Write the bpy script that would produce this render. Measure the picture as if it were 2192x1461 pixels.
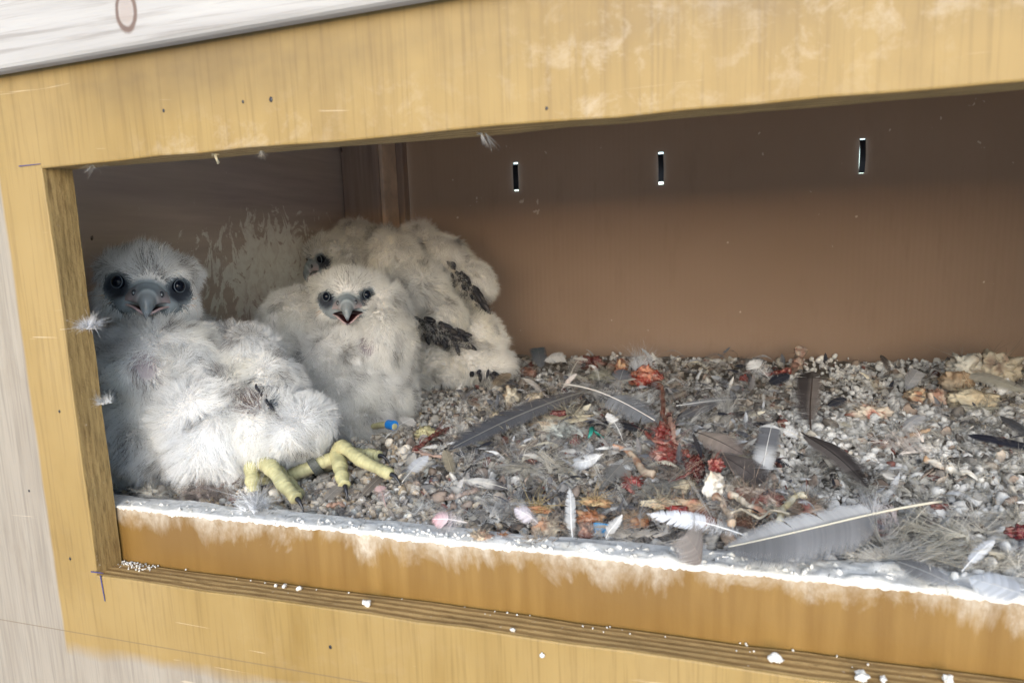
import bpy, bmesh, math, random
import numpy as np
from mathutils import Vector, Matrix

for o in list(bpy.data.objects): bpy.data.objects.remove(o)
SC = bpy.context.scene
COL = SC.collection
R = math.radians

# ------------------------------------------------------------------ camera
U = 0.31                                   # metres from the lens to the front board
FPX = 1452.0                               # focal length in photo pixels (2192 wide)
fwd = Vector((-.2945, .9442, -.1469)).normalized()
rgt = Vector((.9555, .2925, -.0354)); rgt = (rgt - fwd*rgt.dot(fwd)).normalized()
upv = rgt.cross(fwd)
CAM = Vector((0, -U, .54*U))
cam_d = bpy.data.cameras.new('camera'); cam = bpy.data.objects.new('camera', cam_d); COL.objects.link(cam)
cam_d.sensor_width = 36; cam_d.lens = 36*FPX/2192
cam_d.clip_start = .01; cam_d.clip_end = 400
m = Matrix((rgt, upv, -fwd)).transposed().to_4x4(); m.translation = CAM
cam.matrix_world = m
cam_d.dof.use_dof = True; cam_d.dof.focus_distance = .56; cam_d.dof.aperture_fstop = 13
SC.camera = cam

# ------------------------------------------------------------------ sky, sun, exposure
SUN_EL, SUN_AZ = R(14.5), R(174)             # azimuth the light comes from (0 = +y, clockwise)
w = bpy.data.worlds.new('World'); SC.world = w; w.use_nodes = True
nt = w.node_tree; sky = nt.nodes.new('ShaderNodeTexSky'); sky.sky_type = 'NISHITA'
sky.sun_disc = False; sky.sun_elevation = SUN_EL; sky.sun_rotation = SUN_AZ
sky.dust_density = 0.8; sky.ozone_density = 1.6; sky.air_density = 1.0
bg = nt.nodes['Background']; bg.inputs[1].default_value = .13
nt.links.new(sky.outputs[0], bg.inputs[0])
sd = bpy.data.lights.new('sun', 'SUN'); so = bpy.data.objects.new('sun', sd); COL.objects.link(so)
sd.energy = 1.5; sd.angle = R(62); sd.color = (1, .99, .985)
sdir = Vector((math.sin(SUN_AZ)*math.cos(SUN_EL), math.cos(SUN_AZ)*math.cos(SUN_EL), math.sin(SUN_EL)))
so.rotation_euler = sdir.to_track_quat('Z', 'Y').to_euler(); so.location = sdir*5
SC.view_settings.view_transform = 'Standard'; SC.view_settings.look = 'None'
SC.view_settings.gamma = 1; SC.view_settings.exposure = 1.52
SC.cycles.max_bounces = 14; SC.cycles.diffuse_bounces = 8; SC.cycles.use_denoising = True
SC.cycles_curves.shape = 'RIBBONS'; SC.cycles_curves.subdivisions = 2

# ------------------------------------------------------------------ helpers
rng = np.random.default_rng(7); random.seed(7)
def ray(u, v):
    return (fwd*FPX + rgt*(u-1096) - upv*(v-730.5))
def P(u, v, y):                            # photo pixel at a depth y behind the front board
    d = ray(u, v); return CAM + d*((y-CAM.y)/d.y)
def F(u, v, z=0.0):                        # photo pixel on the level z
    d = ray(u, v); return CAM + d*((z-CAM.z)/d.z)
def mpp(p):                                # metres per photo pixel at a point
    return (Vector(p)-CAM).dot(fwd)/FPX
def proj(a):                               # world points -> photo pixels
    d = np.asarray(a, float)-np.array(CAM); z = d@np.array(fwd)
    return 1096+FPX*(d@np.array(rgt))/z, 730.5-FPX*(d@np.array(upv))/z

def _h(i, s):
    i = i.astype(np.int64)
    n = (i[..., 0]*374761393 + i[..., 1]*668265263 + i[..., 2]*2147483647 + s*974634777) & 0xffffffff
    n = ((n ^ (n >> 13))*1274126177) & 0xffffffff
    return ((n ^ (n >> 16)) & 0xffff)/65535.0
def vnoise(p, s=0):                        # value noise 0..1, p (...,3)
    p = np.asarray(p, float); i = np.floor(p); f = p-i; f = f*f*(3-2*f); r = 0
    for dx in (0, 1):
        for dy in (0, 1):
            for dz in (0, 1):
                k = np.abs(f[..., 0]-(1-dx))*np.abs(f[..., 1]-(1-dy))*np.abs(f[..., 2]-(1-dz))
                r = r+k*_h(i+np.array([dx, dy, dz]), s)
    return r
def fbm(p, s=0, o=3):
    p = np.asarray(p, float); r = 0; a = .5; t = 0
    for k in range(o): r = r+a*vnoise(p*2**k, s+k); t += a; a *= .5
    return r/t
def fb2(x, y, s=0, o=3):
    x = np.asarray(x, float); return fbm(np.stack([x, np.asarray(y, float)+0*x, 0*x], -1), s, o)

def mesh(name, V, Fc, col=None, smooth=True):
    me = bpy.data.meshes.new(name); V = np.asarray(V, np.float32)
    if isinstance(Fc, np.ndarray):
        n, k = Fc.shape
        me.vertices.add(len(V)); me.vertices.foreach_set('co', V.ravel())
        me.loops.add(n*k); me.loops.foreach_set('vertex_index', Fc.astype(np.int32).ravel())
        me.polygons.add(n); me.polygons.foreach_set('loop_start', np.arange(0, n*k, k, dtype=np.int32))
        me.update(calc_edges=True); me.validate()
    else:
        me.from_pydata([tuple(map(float, v)) for v in V], [], [tuple(f) for f in Fc])
    if col is not None:
        c = np.ones((len(V), 4), np.float32); c[:, :3] = col
        a = me.color_attributes.new('col', 'FLOAT_COLOR', 'POINT'); a.data.foreach_set('color', c.ravel())
    if smooth: me.polygons.foreach_set('use_smooth', np.ones(len(me.polygons), bool))
    return me
def link(name, me, mat=None, parent=None, loc=None):
    o = bpy.data.objects.new(name, me); COL.objects.link(o)
    if mat is not None:
        me.materials.clear(); me.materials.append(mat)
    if parent is not None:
        o.parent = parent
        if parent.type == 'EMPTY': o.location = -parent.location
    if loc is not None: o.location = loc
    return o
def tag(o, label=None, cat=None, group=None, kind=None):
    if label: o['label'] = label
    if cat: o['category'] = cat
    if group: o['group'] = group
    if kind: o['kind'] = kind
    return o
def empty(name, loc=(0, 0, 0)):
    o = bpy.data.objects.new(name, None); COL.objects.link(o); o.location = loc; o.empty_display_size = .02; return o
def boxmesh(name, x0, x1, y0, y1, z0, z1, bev=.0012, seg=2):
    bm = bmesh.new(); bmesh.ops.create_cube(bm, size=1)
    for v in bm.verts:
        v.co = Vector((x0 if v.co.x < 0 else x1, y0 if v.co.y < 0 else y1, z0 if v.co.z < 0 else z1))
    if bev: bmesh.ops.bevel(bm, geom=bm.edges[:], offset=bev, segments=seg, affect='EDGES', profile=.6)
    me = bpy.data.meshes.new(name); bm.to_mesh(me); bm.free(); return me
def curves(name, pts, rad, col, mat, parent=None):
    N, K, _ = pts.shape
    c = bpy.data.hair_curves.new(name); c.add_curves([K]*N)
    c.position_data.foreach_set('vector', np.ascontiguousarray(pts, np.float32).ravel())
    a = c.attributes.new('radius', 'FLOAT', 'POINT'); a.data.foreach_set('value', np.ascontiguousarray(rad, np.float32).ravel())
    cc = np.ones((N, 4), np.float32); cc[:, :3] = col
    a = c.attributes.new('col', 'FLOAT_COLOR', 'CURVE'); a.data.foreach_set('color', cc.ravel())
    o = bpy.data.objects.new(name, c); COL.objects.link(o); c.materials.append(mat)
    if parent is not None:
        o.parent = parent
        if parent.type == 'EMPTY': o.location = -parent.location
    return o
def tube(path, rad, n=8, cap=True, ecc=None):
    path = np.asarray(path, float); rad = np.broadcast_to(np.asarray(rad, float), (len(path),)); K = len(path)
    tan = np.gradient(path, axis=0); tan /= np.linalg.norm(tan, axis=1)[:, None]+1e-12
    a = np.array([0, 0, 1.]) if abs(tan[0][2]) < .9 else np.array([1., 0, 0])
    V = []; N = np.cross(tan[0], a); N /= np.linalg.norm(N)
    for k in range(K):
        N = N-tan[k]*N.dot(tan[k]); N /= np.linalg.norm(N)+1e-12; B = np.cross(tan[k], N)
        for j in range(n):
            t = 2*math.pi*j/n; V.append(path[k]+rad[k]*(math.cos(t)*N+math.sin(t)*B*(ecc or 1)))
    Fc = [(k*n+j, k*n+(j+1) % n, (k+1)*n+(j+1) % n, (k+1)*n+j) for k in range(K-1) for j in range(n)]
    if cap: Fc += [tuple(range(n))[::-1], tuple((K-1)*n+j for j in range(n))]
    return np.array(V), Fc
def spline(pts, n):
    pts = np.asarray(pts, float); K = len(pts); t = np.linspace(0, K-1, n); out = []
    for x in t:
        i = min(int(x), K-2); f = x-i
        p0 = pts[max(i-1, 0)]; p1 = pts[i]; p2 = pts[i+1]; p3 = pts[min(i+2, K-1)]
        out.append(.5*((2*p1)+(-p0+p2)*f+(2*p0-5*p1+4*p2-p3)*f*f+(-p0+3*p1-3*p2+p3)*f**3))
    return np.array(out)
def merge(parts):
    V = []; Fc = []; n = 0; C = []
    for p in parts:
        v, f = p[0], p[1]; V.append(np.asarray(v)); Fc += [tuple(i+n for i in q) for q in f]
        if len(p) > 2: C.append(np.broadcast_to(np.asarray(p[2], float), (len(v), 3)))
        n += len(v)
    return np.concatenate(V), Fc, (np.concatenate(C) if C else None)

# ------------------------------------------------------------------ materials
class NB:
    def __init__(s, name, rough=.7, spec=.3):
        s.m = bpy.data.materials.new(name); s.m.use_nodes = True; s.t = s.m.node_tree; s.b = s.t.nodes['Principled BSDF']
        s.b.inputs['Roughness'].default_value = rough; s.b.inputs['Specular IOR Level'].default_value = spec
    def n(s, typ, **k):
        x = s.t.nodes.new('ShaderNode'+typ)
        for a, v in k.items(): setattr(x, a, v)
        return x
    def l(s, a, b): s.t.links.new(a, b)
    def pos(s, scale=(1, 1, 1), loc=(0, 0, 0)):
        g = s.n('NewGeometry'); mp = s.n('Mapping'); mp.inputs['Scale'].default_value = scale; mp.inputs['Location'].default_value = loc
        s.l(g.outputs['Position'], mp.inputs[0]); return mp.outputs[0]
    def noise(s, vec, scale=5, det=4, rough=.55, dist=0):
        x = s.n('TexNoise'); x.inputs['Scale'].default_value = scale; x.inputs['Detail'].default_value = det
        x.inputs['Roughness'].default_value = rough; x.inputs['Distortion'].default_value = dist
        s.l(vec, x.inputs['Vector']); return x.outputs['Fac']
    def ramp(s, fac, stops):
        x = s.n('ValToRGB'); e = x.color_ramp.elements
        while len(e) < len(stops): e.new(.5)
        for i, (p, c) in enumerate(stops): e[i].position = p; e[i].color = (*c, 1) if len(c) == 3 else c
        s.l(fac, x.inputs[0]); return x.outputs[0]
    def rng(s, fac, a, b, c=0., d=1.):
        x = s.n('MapRange'); x.clamp = True
        for k, v in zip(('From Min', 'From Max', 'To Min', 'To Max'), (a, b, c, d)): x.inputs[k].default_value = v
        s.l(fac, x.inputs['Value']); return x.outputs[0]
    def mix(s, fac, a, b, mode='MIX'):
        x = s.n('Mix'); x.data_type = 'RGBA'; x.blend_type = mode
        if isinstance(fac, (int, float)): x.inputs[0].default_value = fac
        else: s.l(fac, x.inputs[0])
        for i, v in ((6, a), (7, b)):
            if isinstance(v, tuple): x.inputs[i].default_value = (*v, 1)
            else: s.l(v, x.inputs[i])
        return x.outputs[2]
    def ma(s, op, a, b=0.):
        x = s.n('Math'); x.operation = op
        for i, v in enumerate((a, b)):
            if isinstance(v, (int, float)): x.inputs[i].default_value = v
            else: s.l(v, x.inputs[i])
        return x.outputs[0]
    def xyz(s):
        g = s.n('NewGeometry'); x = s.n('SeparateXYZ'); s.l(g.outputs['Position'], x.inputs[0]); return x.outputs
    def attr(s, name='col'):
        x = s.n('Attribute'); x.attribute_name = name; return x
    def bump(s, h, strength=.3, dist=.001):
        x = s.n('Bump'); x.inputs['Strength'].default_value = strength; x.inputs['Distance'].default_value = dist
        s.l(h, x.inputs['Height']); s.l(x.outputs[0], s.b.inputs['Normal'])
    def col(s, c):
        if isinstance(c, tuple): s.b.inputs['Base Color'].default_value = (*c, 1)
        else: s.l(c, s.b.inputs['Base Color'])
        return s

def m_simple(name, c, rough=.6, spec=.3, var=.15, scale=60, bump=0):
    b = NB(name, rough, spec); n = b.noise(b.pos(), scale, 4)
    lo = tuple(x*(1-var) for x in c); hi = tuple(min(1, x*(1+var)) for x in c)
    b.col(b.ramp(n, [(.3, lo), (.7, hi)]))
    if bump: b.bump(n, bump, .001)
    return b.m

def m_front():
    b = NB('varnished_ply', .48, .35); X = b.xyz()
    fine = b.noise(b.pos((420, 420, 14)), 1, 3); mid = b.noise(b.pos((60, 60, 7)), 1, 4); big = b.noise(b.pos((7, 7, 5)), 1, 4)
    amber = b.mix(b.rng(mid, .3, .7), (.192, .116, .027), (.262, .172, .052))
    amber = b.mix(b.rng(big, .35, .68), amber, (.285, .195, .075))
    amber = b.mix(b.rng(fine, .50, .70, 0, .30), amber, (.10, .056, .017))
    pale = b.mix(b.rng(mid, .3, .7), (.235, .20, .16), (.29, .255, .21))
    pale = b.mix(b.rng(fine, .45, .7, 0, .5), pale, (.125, .105, .085))
    wob = b.ma('MULTIPLY', b.ma('SUBTRACT', b.noise(b.pos((25, 25, 25)), 1, 4), .5), .02)
    mx = b.rng(b.ma('ADD', X[0], b.ma('MULTIPLY', wob, .12)), -1.342*U-.0012, -1.342*U+.0012)
    mz = b.rng(b.ma('ADD', X[2], wob), (.54-.846)*U, (.54-.812)*U)
    c = b.mix(b.ma('MULTIPLY', mx, mz), pale, amber)
    # bird lime smeared on the boards
    dn = b.noise(b.pos((62, 62, 70)), 1, 7, .7, .3); reg = b.noise(b.pos((5.5, 5.5, 9), (.9, 0, .27)), 1, 2)
    lime = b.ma('MULTIPLY', b.ma('MULTIPLY', b.rng(dn, .50, .66), b.rng(reg, .48, .68)), b.rng(X[2], .15, .225, .12, 1))
    c = b.mix(b.ma('MULTIPLY', lime, .30), c, (.60, .53, .44))
    # knots of dirt and dark flecks
    fl = b.noise(b.pos((150, 150, 95)), 1, 3); c = b.mix(b.rng(fl, .735, .80, 0, .85), c, (.10, .065, .03))
    st = b.noise(b.pos((18, 18, 9), (3, 1, 0)), 1, 5, .7); c = b.mix(b.rng(st, .54, .76, 0, .30), c, (.115, .066, .022))
    sk = b.noise(b.pos((75, 75, 5), (9, 1, 0)), 1, 5, .7); c = b.mix(b.rng(sk, .60, .78, 0, .14), c, (.09, .05, .016))
    sc = b.noise(b.pos((13, 13, 210), (0, 0, 2)), 1, 3, .6, .8); c = b.mix(b.ma('MULTIPLY', b.rng(sc, .70, .74), .35), c, (.60, .50, .36))
    gr = b.noise(b.pos((6, 6, 8), (5, 5, 1)), 1, 5, .7); up_ = b.rng(X[2], .235, .262)
    c = b.mix(b.ma('MULTIPLY', b.rng(gr, .35, .65), b.ma('MULTIPLY', up_, .55)), c, (.085, .056, .03))  # dirt under the batten, with its shade partly put into the colour
    # scribed pencil line under the opening
    sl = b.ma('ADD', X[2], b.ma('MULTIPLY', X[0], -.004)); d = b.ma('ABSOLUTE', b.ma('SUBTRACT', sl, (.54-.795)*U+.0025))
    c = b.mix(b.rng(d, .0002, .0005, .65, 0), c, (.13, .09, .05))
    b.col(c); b.bump(b.ma('ADD', b.ma('MULTIPLY', fine, .5), dn), .25, .0006)
    b.l(b.rng(big, .3, .7, .4, .6), b.b.inputs['Roughness']); return b.m
def m_plyedge():
    b = NB('ply_edge', .6, .25); X = b.xyz()
    wob = b.ma('MULTIPLY', b.ma('SUBTRACT', b.noise(b.pos((14, 14, 14)), 1, 3), .5), .0012)
    t = b.ma('FRACT', b.ma('DIVIDE', b.ma('ADD', b.ma('ADD', X[1], .002), wob), .0046))
    n = b.noise(b.pos((60, 500, 60)), 1, 4, .7); n2 = b.noise(b.pos((260, 260, 260)), 1, 4, .7)
    c = b.ramp(t, [(0, (.19, .115, .045)), (.30, (.235, .145, .058)), (.48, (.38, .255, .11)), (.80, (.39, .265, .115)), (1, (.20, .125, .047))])
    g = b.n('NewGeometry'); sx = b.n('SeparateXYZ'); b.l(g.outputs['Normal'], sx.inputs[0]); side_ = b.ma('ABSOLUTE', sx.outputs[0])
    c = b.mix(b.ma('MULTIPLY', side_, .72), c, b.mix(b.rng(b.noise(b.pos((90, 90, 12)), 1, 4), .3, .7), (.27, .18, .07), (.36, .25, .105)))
    c = b.mix(b.rng(n, .48, .70, 0, .8), c, (.115, .065, .024))
    c = b.mix(b.rng(n2, .66, .74, 0, .7), c, (.60, .54, .46))
    b.col(c); b.bump(b.ma('ADD', t, n2), .6, .0012); return b.m
def m_kick():
    b = NB('kick_board_varnish', .42, .4); X = b.xyz()
    g = b.noise(b.pos((130, 130, 9)), 1, 4); big = b.noise(b.pos((9, 9, 6), (2, 0, 0)), 1, 4)
    c = b.mix(b.rng(g, .3, .7), (.17, .092, .021), (.24, .142, .040)); c = b.mix(b.rng(big, .35, .7), c, (.145, .078, .02))
    h = b.rng(X[2], -.033, .004)            # 0 foot .. 1 top edge
    s = b.noise(b.pos((30, 30, 15)), 1, 8, .68, .6); s2 = b.noise(b.pos((210, 210, 150)), 1, 5, .7)
    mk = b.rng(b.ma('ADD', b.ma('MULTIPLY', s, .95), b.ma('MULTIPLY', h, .48)), .77, 1.02)
    mk = b.ma('MULTIPLY', mk, b.rng(s2, .32, .60, .35, 1))
    c = b.mix(b.ma('MULTIPLY', mk, .75), c, (.56, .52, .45))
    fl = b.noise(b.pos((120, 120, 90)), 1, 3); c = b.mix(b.rng(fl, .72, .80, 0, .7), c, (.16, .09, .03))
    b.col(c); b.bump(b.ma('ADD', s2, mk), .3, .0006); return b.m
def m_batten():
    b = NB('bleached_timber', .75, .2)
    n = b.noise(b.pos((9, 9, 330), (0, 0, .3)), 1, 5, .6, .25); n2 = b.noise(b.pos((5, 5, 90)), 1, 4, .6, .4); n3 = b.noise(b.pos((30, 30, 40)), 1, 4)
    c = b.mix(b.rng(n2, .3, .7), (.31, .298, .288), (.40, .387, .375))
    c = b.mix(b.rng(n, .52, .66, 0, .55), c, (.19, .17, .155)); c = b.mix(b.rng(n3, .6, .75, 0, .4), c, (.36, .32, .29))
    # a knot: dark ring on the face
    X = b.xyz(); kp = P(238, 12, -.02)
    dx = b.ma('DIVIDE', b.ma('SUBTRACT', X[0], kp.x), .0068); dz = b.ma('DIVIDE', b.ma('SUBTRACT', X[2], kp.z), .0105)
    d = b.ma('ADD', b.ma('SQRT', b.ma('ADD', b.ma('MULTIPLY', dx, dx), b.ma('MULTIPLY', dz, dz))), b.ma('MULTIPLY', b.noise(b.pos((160, 160, 160)), 1, 3), .25))
    c = b.mix(b.rng(d, 1.35, .6, 0, .7), c, (.30, .25, .225))
    ringm = b.rng(b.ma('ABSOLUTE', b.ma('SUBTRACT', d, 1.02)), .08, .22, 1, 0)
    c = b.mix(b.ma('MULTIPLY', ringm, .9), c, (.12, .08, .066))
    b.col(c); b.bump(b.ma('ADD', n2, n), .4, .0010); return b.m
def m_innerply():
    b = NB('inner_ply', .75, .15)
    g = b.noise(b.pos((9, 9, 130)), 1, 4); g2 = b.noise(b.pos((5, 5, 22)), 1, 4)
    c = b.mix(b.rng(g, .3, .7), (.45, .365, .32), (.57, .475, .415)); c = b.mix(b.rng(g2, .4, .7, 0, .6), c, (.52, .44, .35))
    X = b.xyz()
    # splashed droppings, thicker low down and towards the corner
    s = b.noise(b.pos((30, 34, 24), (4.3, .2, 1.1)), 1, 7, .66, 2.2); s2 = b.noise(b.pos((90, 90, 70)), 1, 4, .6, 1)
    cen = P(545, 560, .38)
    dy = b.ma('DIVIDE', b.ma('SUBTRACT', X[1], cen.y), .17); dz = b.ma('DIVIDE', b.ma('SUBTRACT', X[2], cen.z-.015), .085)
    d = b.ma('SQRT', b.ma('ADD', b.ma('MULTIPLY', dy, dy), b.ma('MULTIPLY', dz, dz)))
    reg = b.rng(d, .25, 1.15, .20, -.10)
    mk = b.rng(b.ma('ADD', s, reg), .565, .60); mk = b.ma('MULTIPLY', mk, b.rng(s2, .25, .55, .45, 1))
    c = b.mix(b.ma('MULTIPLY', mk, .9), c, (.82, .80, .73))
    dr = b.noise(b.pos((150, 60, 16), (1, 2, 3)), 1, 4, .6, 1.2); c = b.mix(b.ma('MULTIPLY', b.rng(dr, .70, .75), .7), c, (.62, .57, .48))
    fl = b.noise(b.pos((85, 85, 85), (7, 0, 0)), 1, 2); c = b.mix(b.rng(fl, .765, .80), c, (.03, .025, .02))
    b.col(c); b.bump(b.ma('ADD', b.ma('MULTIPLY', g, .4), mk), .35, .0012); return b.m
def m_post():
    b = NB('rough_timber', .8, .15); g = b.noise(b.pos((170, 170, 7)), 1, 5, .6); n = b.noise(b.pos((14, 14, 10)), 1, 4)
    c = b.mix(b.rng(g, .3, .7), (.30, .215, .175), (.48, .36, .29)); c = b.mix(b.rng(n, .45, .7, 0, .7), c, (.46, .34, .25))
    fl = b.noise(b.pos((95, 95, 60)), 1, 2); c = b.mix(b.rng(fl, .75, .8), c, (.03, .02, .02))
    b.col(c); b.bump(g, .5, .0015); return b.m
def m_card():
    b = NB('brown_corrugated_card', .62, .25); X = b.xyz()
    wv = b.ma('SINE', b.ma('MULTIPLY', X[0], 2*math.pi/.0066)); n = b.noise(b.pos((260, 1, 3)), 1, 3); big = b.noise(b.pos((3, 3, 4)), 1, 3)
    c = b.mix(b.rng(big, .3, .7), (.40, .285, .21), (.45, .325, .245))
    c = b.mix(b.rng(n, .55, .75, 0, .30), c, (.42, .30, .21))
    sp = b.noise(b.pos((75, 75, 60), (2, 2, 2)), 1, 2); c = b.mix(b.rng(sp, .745, .76), c, (.70, .60, .50))
    sr = b.noise(b.pos((40, 40, 9), (4, 4, 4)), 1, 5, .7); c = b.mix(b.rng(sr, .56, .74, 0, .14), c, (.20, .13, .09))
    dirt = b.noise(b.pos((12, 12, 12)), 1, 5, .65); low = b.rng(X[2], .0, .07, 1, 0)
    c = b.mix(b.ma('MULTIPLY', b.rng(dirt, .45, .7), b.ma('MULTIPLY', low, .35)), c, (.27, .16, .09))
    b.col(c); b.bump(b.ma('ADD', wv, b.ma('MULTIPLY', n, .6)), .16, .0005)
    t = b.n('BsdfTranslucent'); b.l(c, t.inputs[0]); mx = b.n('MixShader'); mx.inputs[0].default_value = .62
    b.l(b.b.outputs[0], mx.inputs[1]); b.l(t.outputs[0], mx.inputs[2]); b.l(mx.outputs[0], b.t.nodes['Material Output'].inputs[0]); return b.m
def m_lime():
    b = NB('dried_droppings', .85, .15); n = b.noise(b.pos(), 170, 5, .65); n2 = b.noise(b.pos((300, 90, 90), (1, 0, 0)), 1, 4, .7, 2)
    c = b.mix(b.rng(n, .35, .6), (.52, .505, .465), (.68, .67, .645))
    c = b.mix(b.rng(n2, .61, .66, 0, .85), c, (.13, .12, .105)); n4 = b.noise(b.pos((70, 70, 70), (3, 0, 0)), 1, 5, .7); c = b.mix(b.rng(n4, .52, .70, 0, .3), c, (.55, .53, .47))
    b.col(c); b.bump(n, .7, .0015); return b.m
def m_pebble():
    b = NB('pea_gravel', .75, .25); a = b.attr(); n = b.noise(b.pos(), 420, 4, .65); n2 = b.noise(b.pos(), 900, 3)
    c = b.mix(b.rng(n2, .57, .72, 0, .5), a.outputs['Color'], (.06, .055, .05))
    k = b.ma('ADD', n, b.ma('MULTIPLY', a.outputs['Alpha'], .26)); c = b.mix(b.rng(k, .60, .68), c, (.66, .65, .625))
    b.col(c); b.bump(n, .5, .0006); return b.m
def m_bed():
    b = NB('litter_bed', .95, .1); n = b.noise(b.pos(), 130, 5, .65); n2 = b.noise(b.pos(), 30, 3)
    c = b.ramp(n, [(.3, (.06, .056, .05)), (.5, (.22, .21, .19)), (.68, (.46, .44, .40))]); c = b.mix(b.rng(n2, .4, .7, 0, .5), c, (.13, .10, .075))
    b.col(c); b.bump(n, 1, .003); return b.m
def m_attr(name, rough=.6, spec=.3, trans=.0, bumpscale=0, bs=.4):
    b = NB(name, rough, spec); a = b.attr(); c = a.outputs['Color']
    if bumpscale:
        n = b.noise(b.pos(), bumpscale, 4, .6); c = b.mix(b.rng(n, .3, .7, 0, .35), c, b.mix(1, c, (.55, .5, .45), 'MULTIPLY')); b.bump(n, bs, .001)
    b.col(c)
    if trans:
        t = b.n('BsdfTranslucent'); b.l(c, t.inputs[0]); mx = b.n('MixShader'); mx.inputs[0].default_value = trans
        b.l(b.b.outputs[0], mx.inputs[1]); b.l(t.outputs[0], mx.inputs[2]); b.l(mx.outputs[0], b.t.nodes['Material Output'].inputs[0])
    return b.m
def m_flesh(name, wet=.18):
    b = NB(name, wet, .5); a = b.attr(); n = b.noise(b.pos(), 330, 5, .65, .5); n2 = b.noise(b.pos((90, 90, 90)), 1, 4)
    c = b.mix(b.rng(n, .48, .66, 0, .8), a.outputs['Color'], b.mix(.55, a.outputs['Color'], (.55, .30, .22)))
    c = b.mix(b.rng(n2, .50, .66, 0, .85), c, b.mix(.75, a.outputs['Color'], (.05, .016, .014)))
    n3 = b.noise(b.pos(), 150, 5, .7); c = b.mix(b.rng(n3, .54, .66, 0, .75), c, (.34, .29, .25))
    b.col(c); b.bump(n, .9, .0015); return b.m

MAT = dict(front=m_front(), edge=m_plyedge(), kick=m_kick(), batten=m_batten(), inner=m_innerply(), post=m_post(), card=m_card(), lime=m_lime(),
           pebble=m_pebble(), bed=m_bed(), feather=m_attr('feather_vane', .55, .3, .08), quill=m_attr('feather_quill', .4, .4),
           down=m_attr('down', .9, .05, .38), fibre=m_attr('litter_fibre', .9, .05, .25), skin=m_attr('bird_skin', .55, .3, 0, 700, .35),
           beak=m_attr('beak_horn', .3, .45, 0, 260, .12), foot=m_attr('foot_skin', .5, .35, 0, 500, .25), claw=m_simple('claw_horn', (.018, .018, .022), .25, .5),
           eye=NB('eye_dark', .03, .2).col((.004, .006, .012)).m, ring=m_simple('eye_ring_skin', (.10, .122, .145), .5, .3),
           flesh=m_flesh('raw_flesh'), dried=m_attr('dried_tissue', .7, .25, 0, 260, .9), bone=m_attr('bone', .5, .35, 0, 200, .6),
           strap=m_simple('black_strap', (.008, .008, .014), .35, .5), rubber=m_simple('grey_band', (.07, .075, .07), .5, .3, .3, 900, .3),
           blue=m_simple('blue_plastic', (.012, .16, .50), .3, .5), bright_blue=m_simple('bright_blue_plastic', (.03, .30, .62), .3, .5, .1),
           green=m_simple('green_plastic', (.02, .20, .16), .35, .5), pen=m_simple('pen_ink', (.05, .05, .16), .6, .2),
           lit_edge_tone=m_simple('post_lit_edge_tone', (.74, .56, .41), .8, .15, .2, 40, .3), roofwood=m_simple('pale_roof_wood', (.72, .66, .58), .8, .2, .12, 20), bounce=m_simple('pale_bounce_ground', (.66, .645, .62), .85, .2, .2, 6, .3), soft=m_attr('pin_feather', .5, .3, .1))
# ------------------------------------------------------------------ ground outside, the nest box
GZ = -.62
g = link('ground', mesh('ground', [(-200, -200, GZ), (200, -200, GZ), (200, 200, GZ), (-200, 200, GZ)], [(0, 1, 2, 3)], smooth=False), MAT['bounce'])  # unseen pale ground, added to bounce light into the box
tag(g, kind='structure')

XL, XR = -1.228*U, 1.22*U                   # opening
ZB, ZT = (.54-.653)*U, (.54+.168)*U
TH = .064*U                                # board thickness
WL, WR = -1.63*U, 1.45*U                   # inside faces of the side walls
YB = 2.0*U                                 # the card at the back
KZ = (.54-.532)*U                          # kick board top
ROOF = .335
box = empty('nest_box', (0, .3, GZ)); BOXL = box.location.copy()
tag(box, 'varnished plywood nest box with a wide rectangular opening', 'nest box')
def bpart(name, me, mat, parent=None):
    o = link(name, me, mat, parent or box)
    if parent is None: o.location = -BOXL
    return o
# front board, one sheet with the opening cut out of it
FX0, FX1, FZ0, FZ1 = WL-.019, WR+.019, -.40, ROOF+.03
bm = bmesh.new()
def ringv(x0, x1, z0, z1, y): return [bm.verts.new((x, y, z)) for x, z in ((x0, z0), (x1, z0), (x1, z1), (x0, z1))]
of, inf = ringv(FX0, FX1, FZ0, FZ1, 0), ringv(XL, XR, ZB, ZT, 0)
ob, inb = ringv(FX0, FX1, FZ0, FZ1, TH), ringv(XL, XR, ZB, ZT, TH)
for i in range(4):
    j = (i+1) % 4
    bm.faces.new((of[i], of[j], inf[j], inf[i])); bm.faces.new((ob[j], ob[i], inb[i], inb[j]))
    f = bm.faces.new((of[j], of[i], ob[i], ob[j])); f.material_index = 1
    f = bm.faces.new((inf[i], inf[j], inb[j], inb[i])); f.material_index = 1
bm.normal_update(); bmesh.ops.recalc_face_normals(bm, faces=bm.faces[:])
bmesh.ops.subdivide_edges(bm, edges=bm.edges[:], cuts=26, use_grid_fill=True)
for v in bm.verts:                         # boards are never dead straight
    q = vnoise(np.array([v.co.x*30, v.co.y*60, v.co.z*30]), 3)-.5; q2 = vnoise(np.array([v.co.x*140, v.co.y*90, v.co.z*140]), 5)-.5
    inside = abs(v.co.x-XL) < 1e-4 or abs(v.co.z-ZT) < 1e-4 or abs(v.co.z-ZB) < 1e-4
    if inside: v.co.x += .0012*q+.0008*q2; v.co.z += .0014*q+.0010*q2
E1 = [e for e in bm.edges if len(e.link_faces) == 2 and e.link_faces[0].material_index != e.link_faces[1].material_index]
bmesh.ops.bevel(bm, geom=E1, offset=.0011, segments=2, affect='EDGES', profile=.5)
me = bpy.data.meshes.new('front_board'); bm.to_mesh(me); bm.free()
me.materials.append(MAT['front']); me.materials.append(MAT['edge'])
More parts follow.
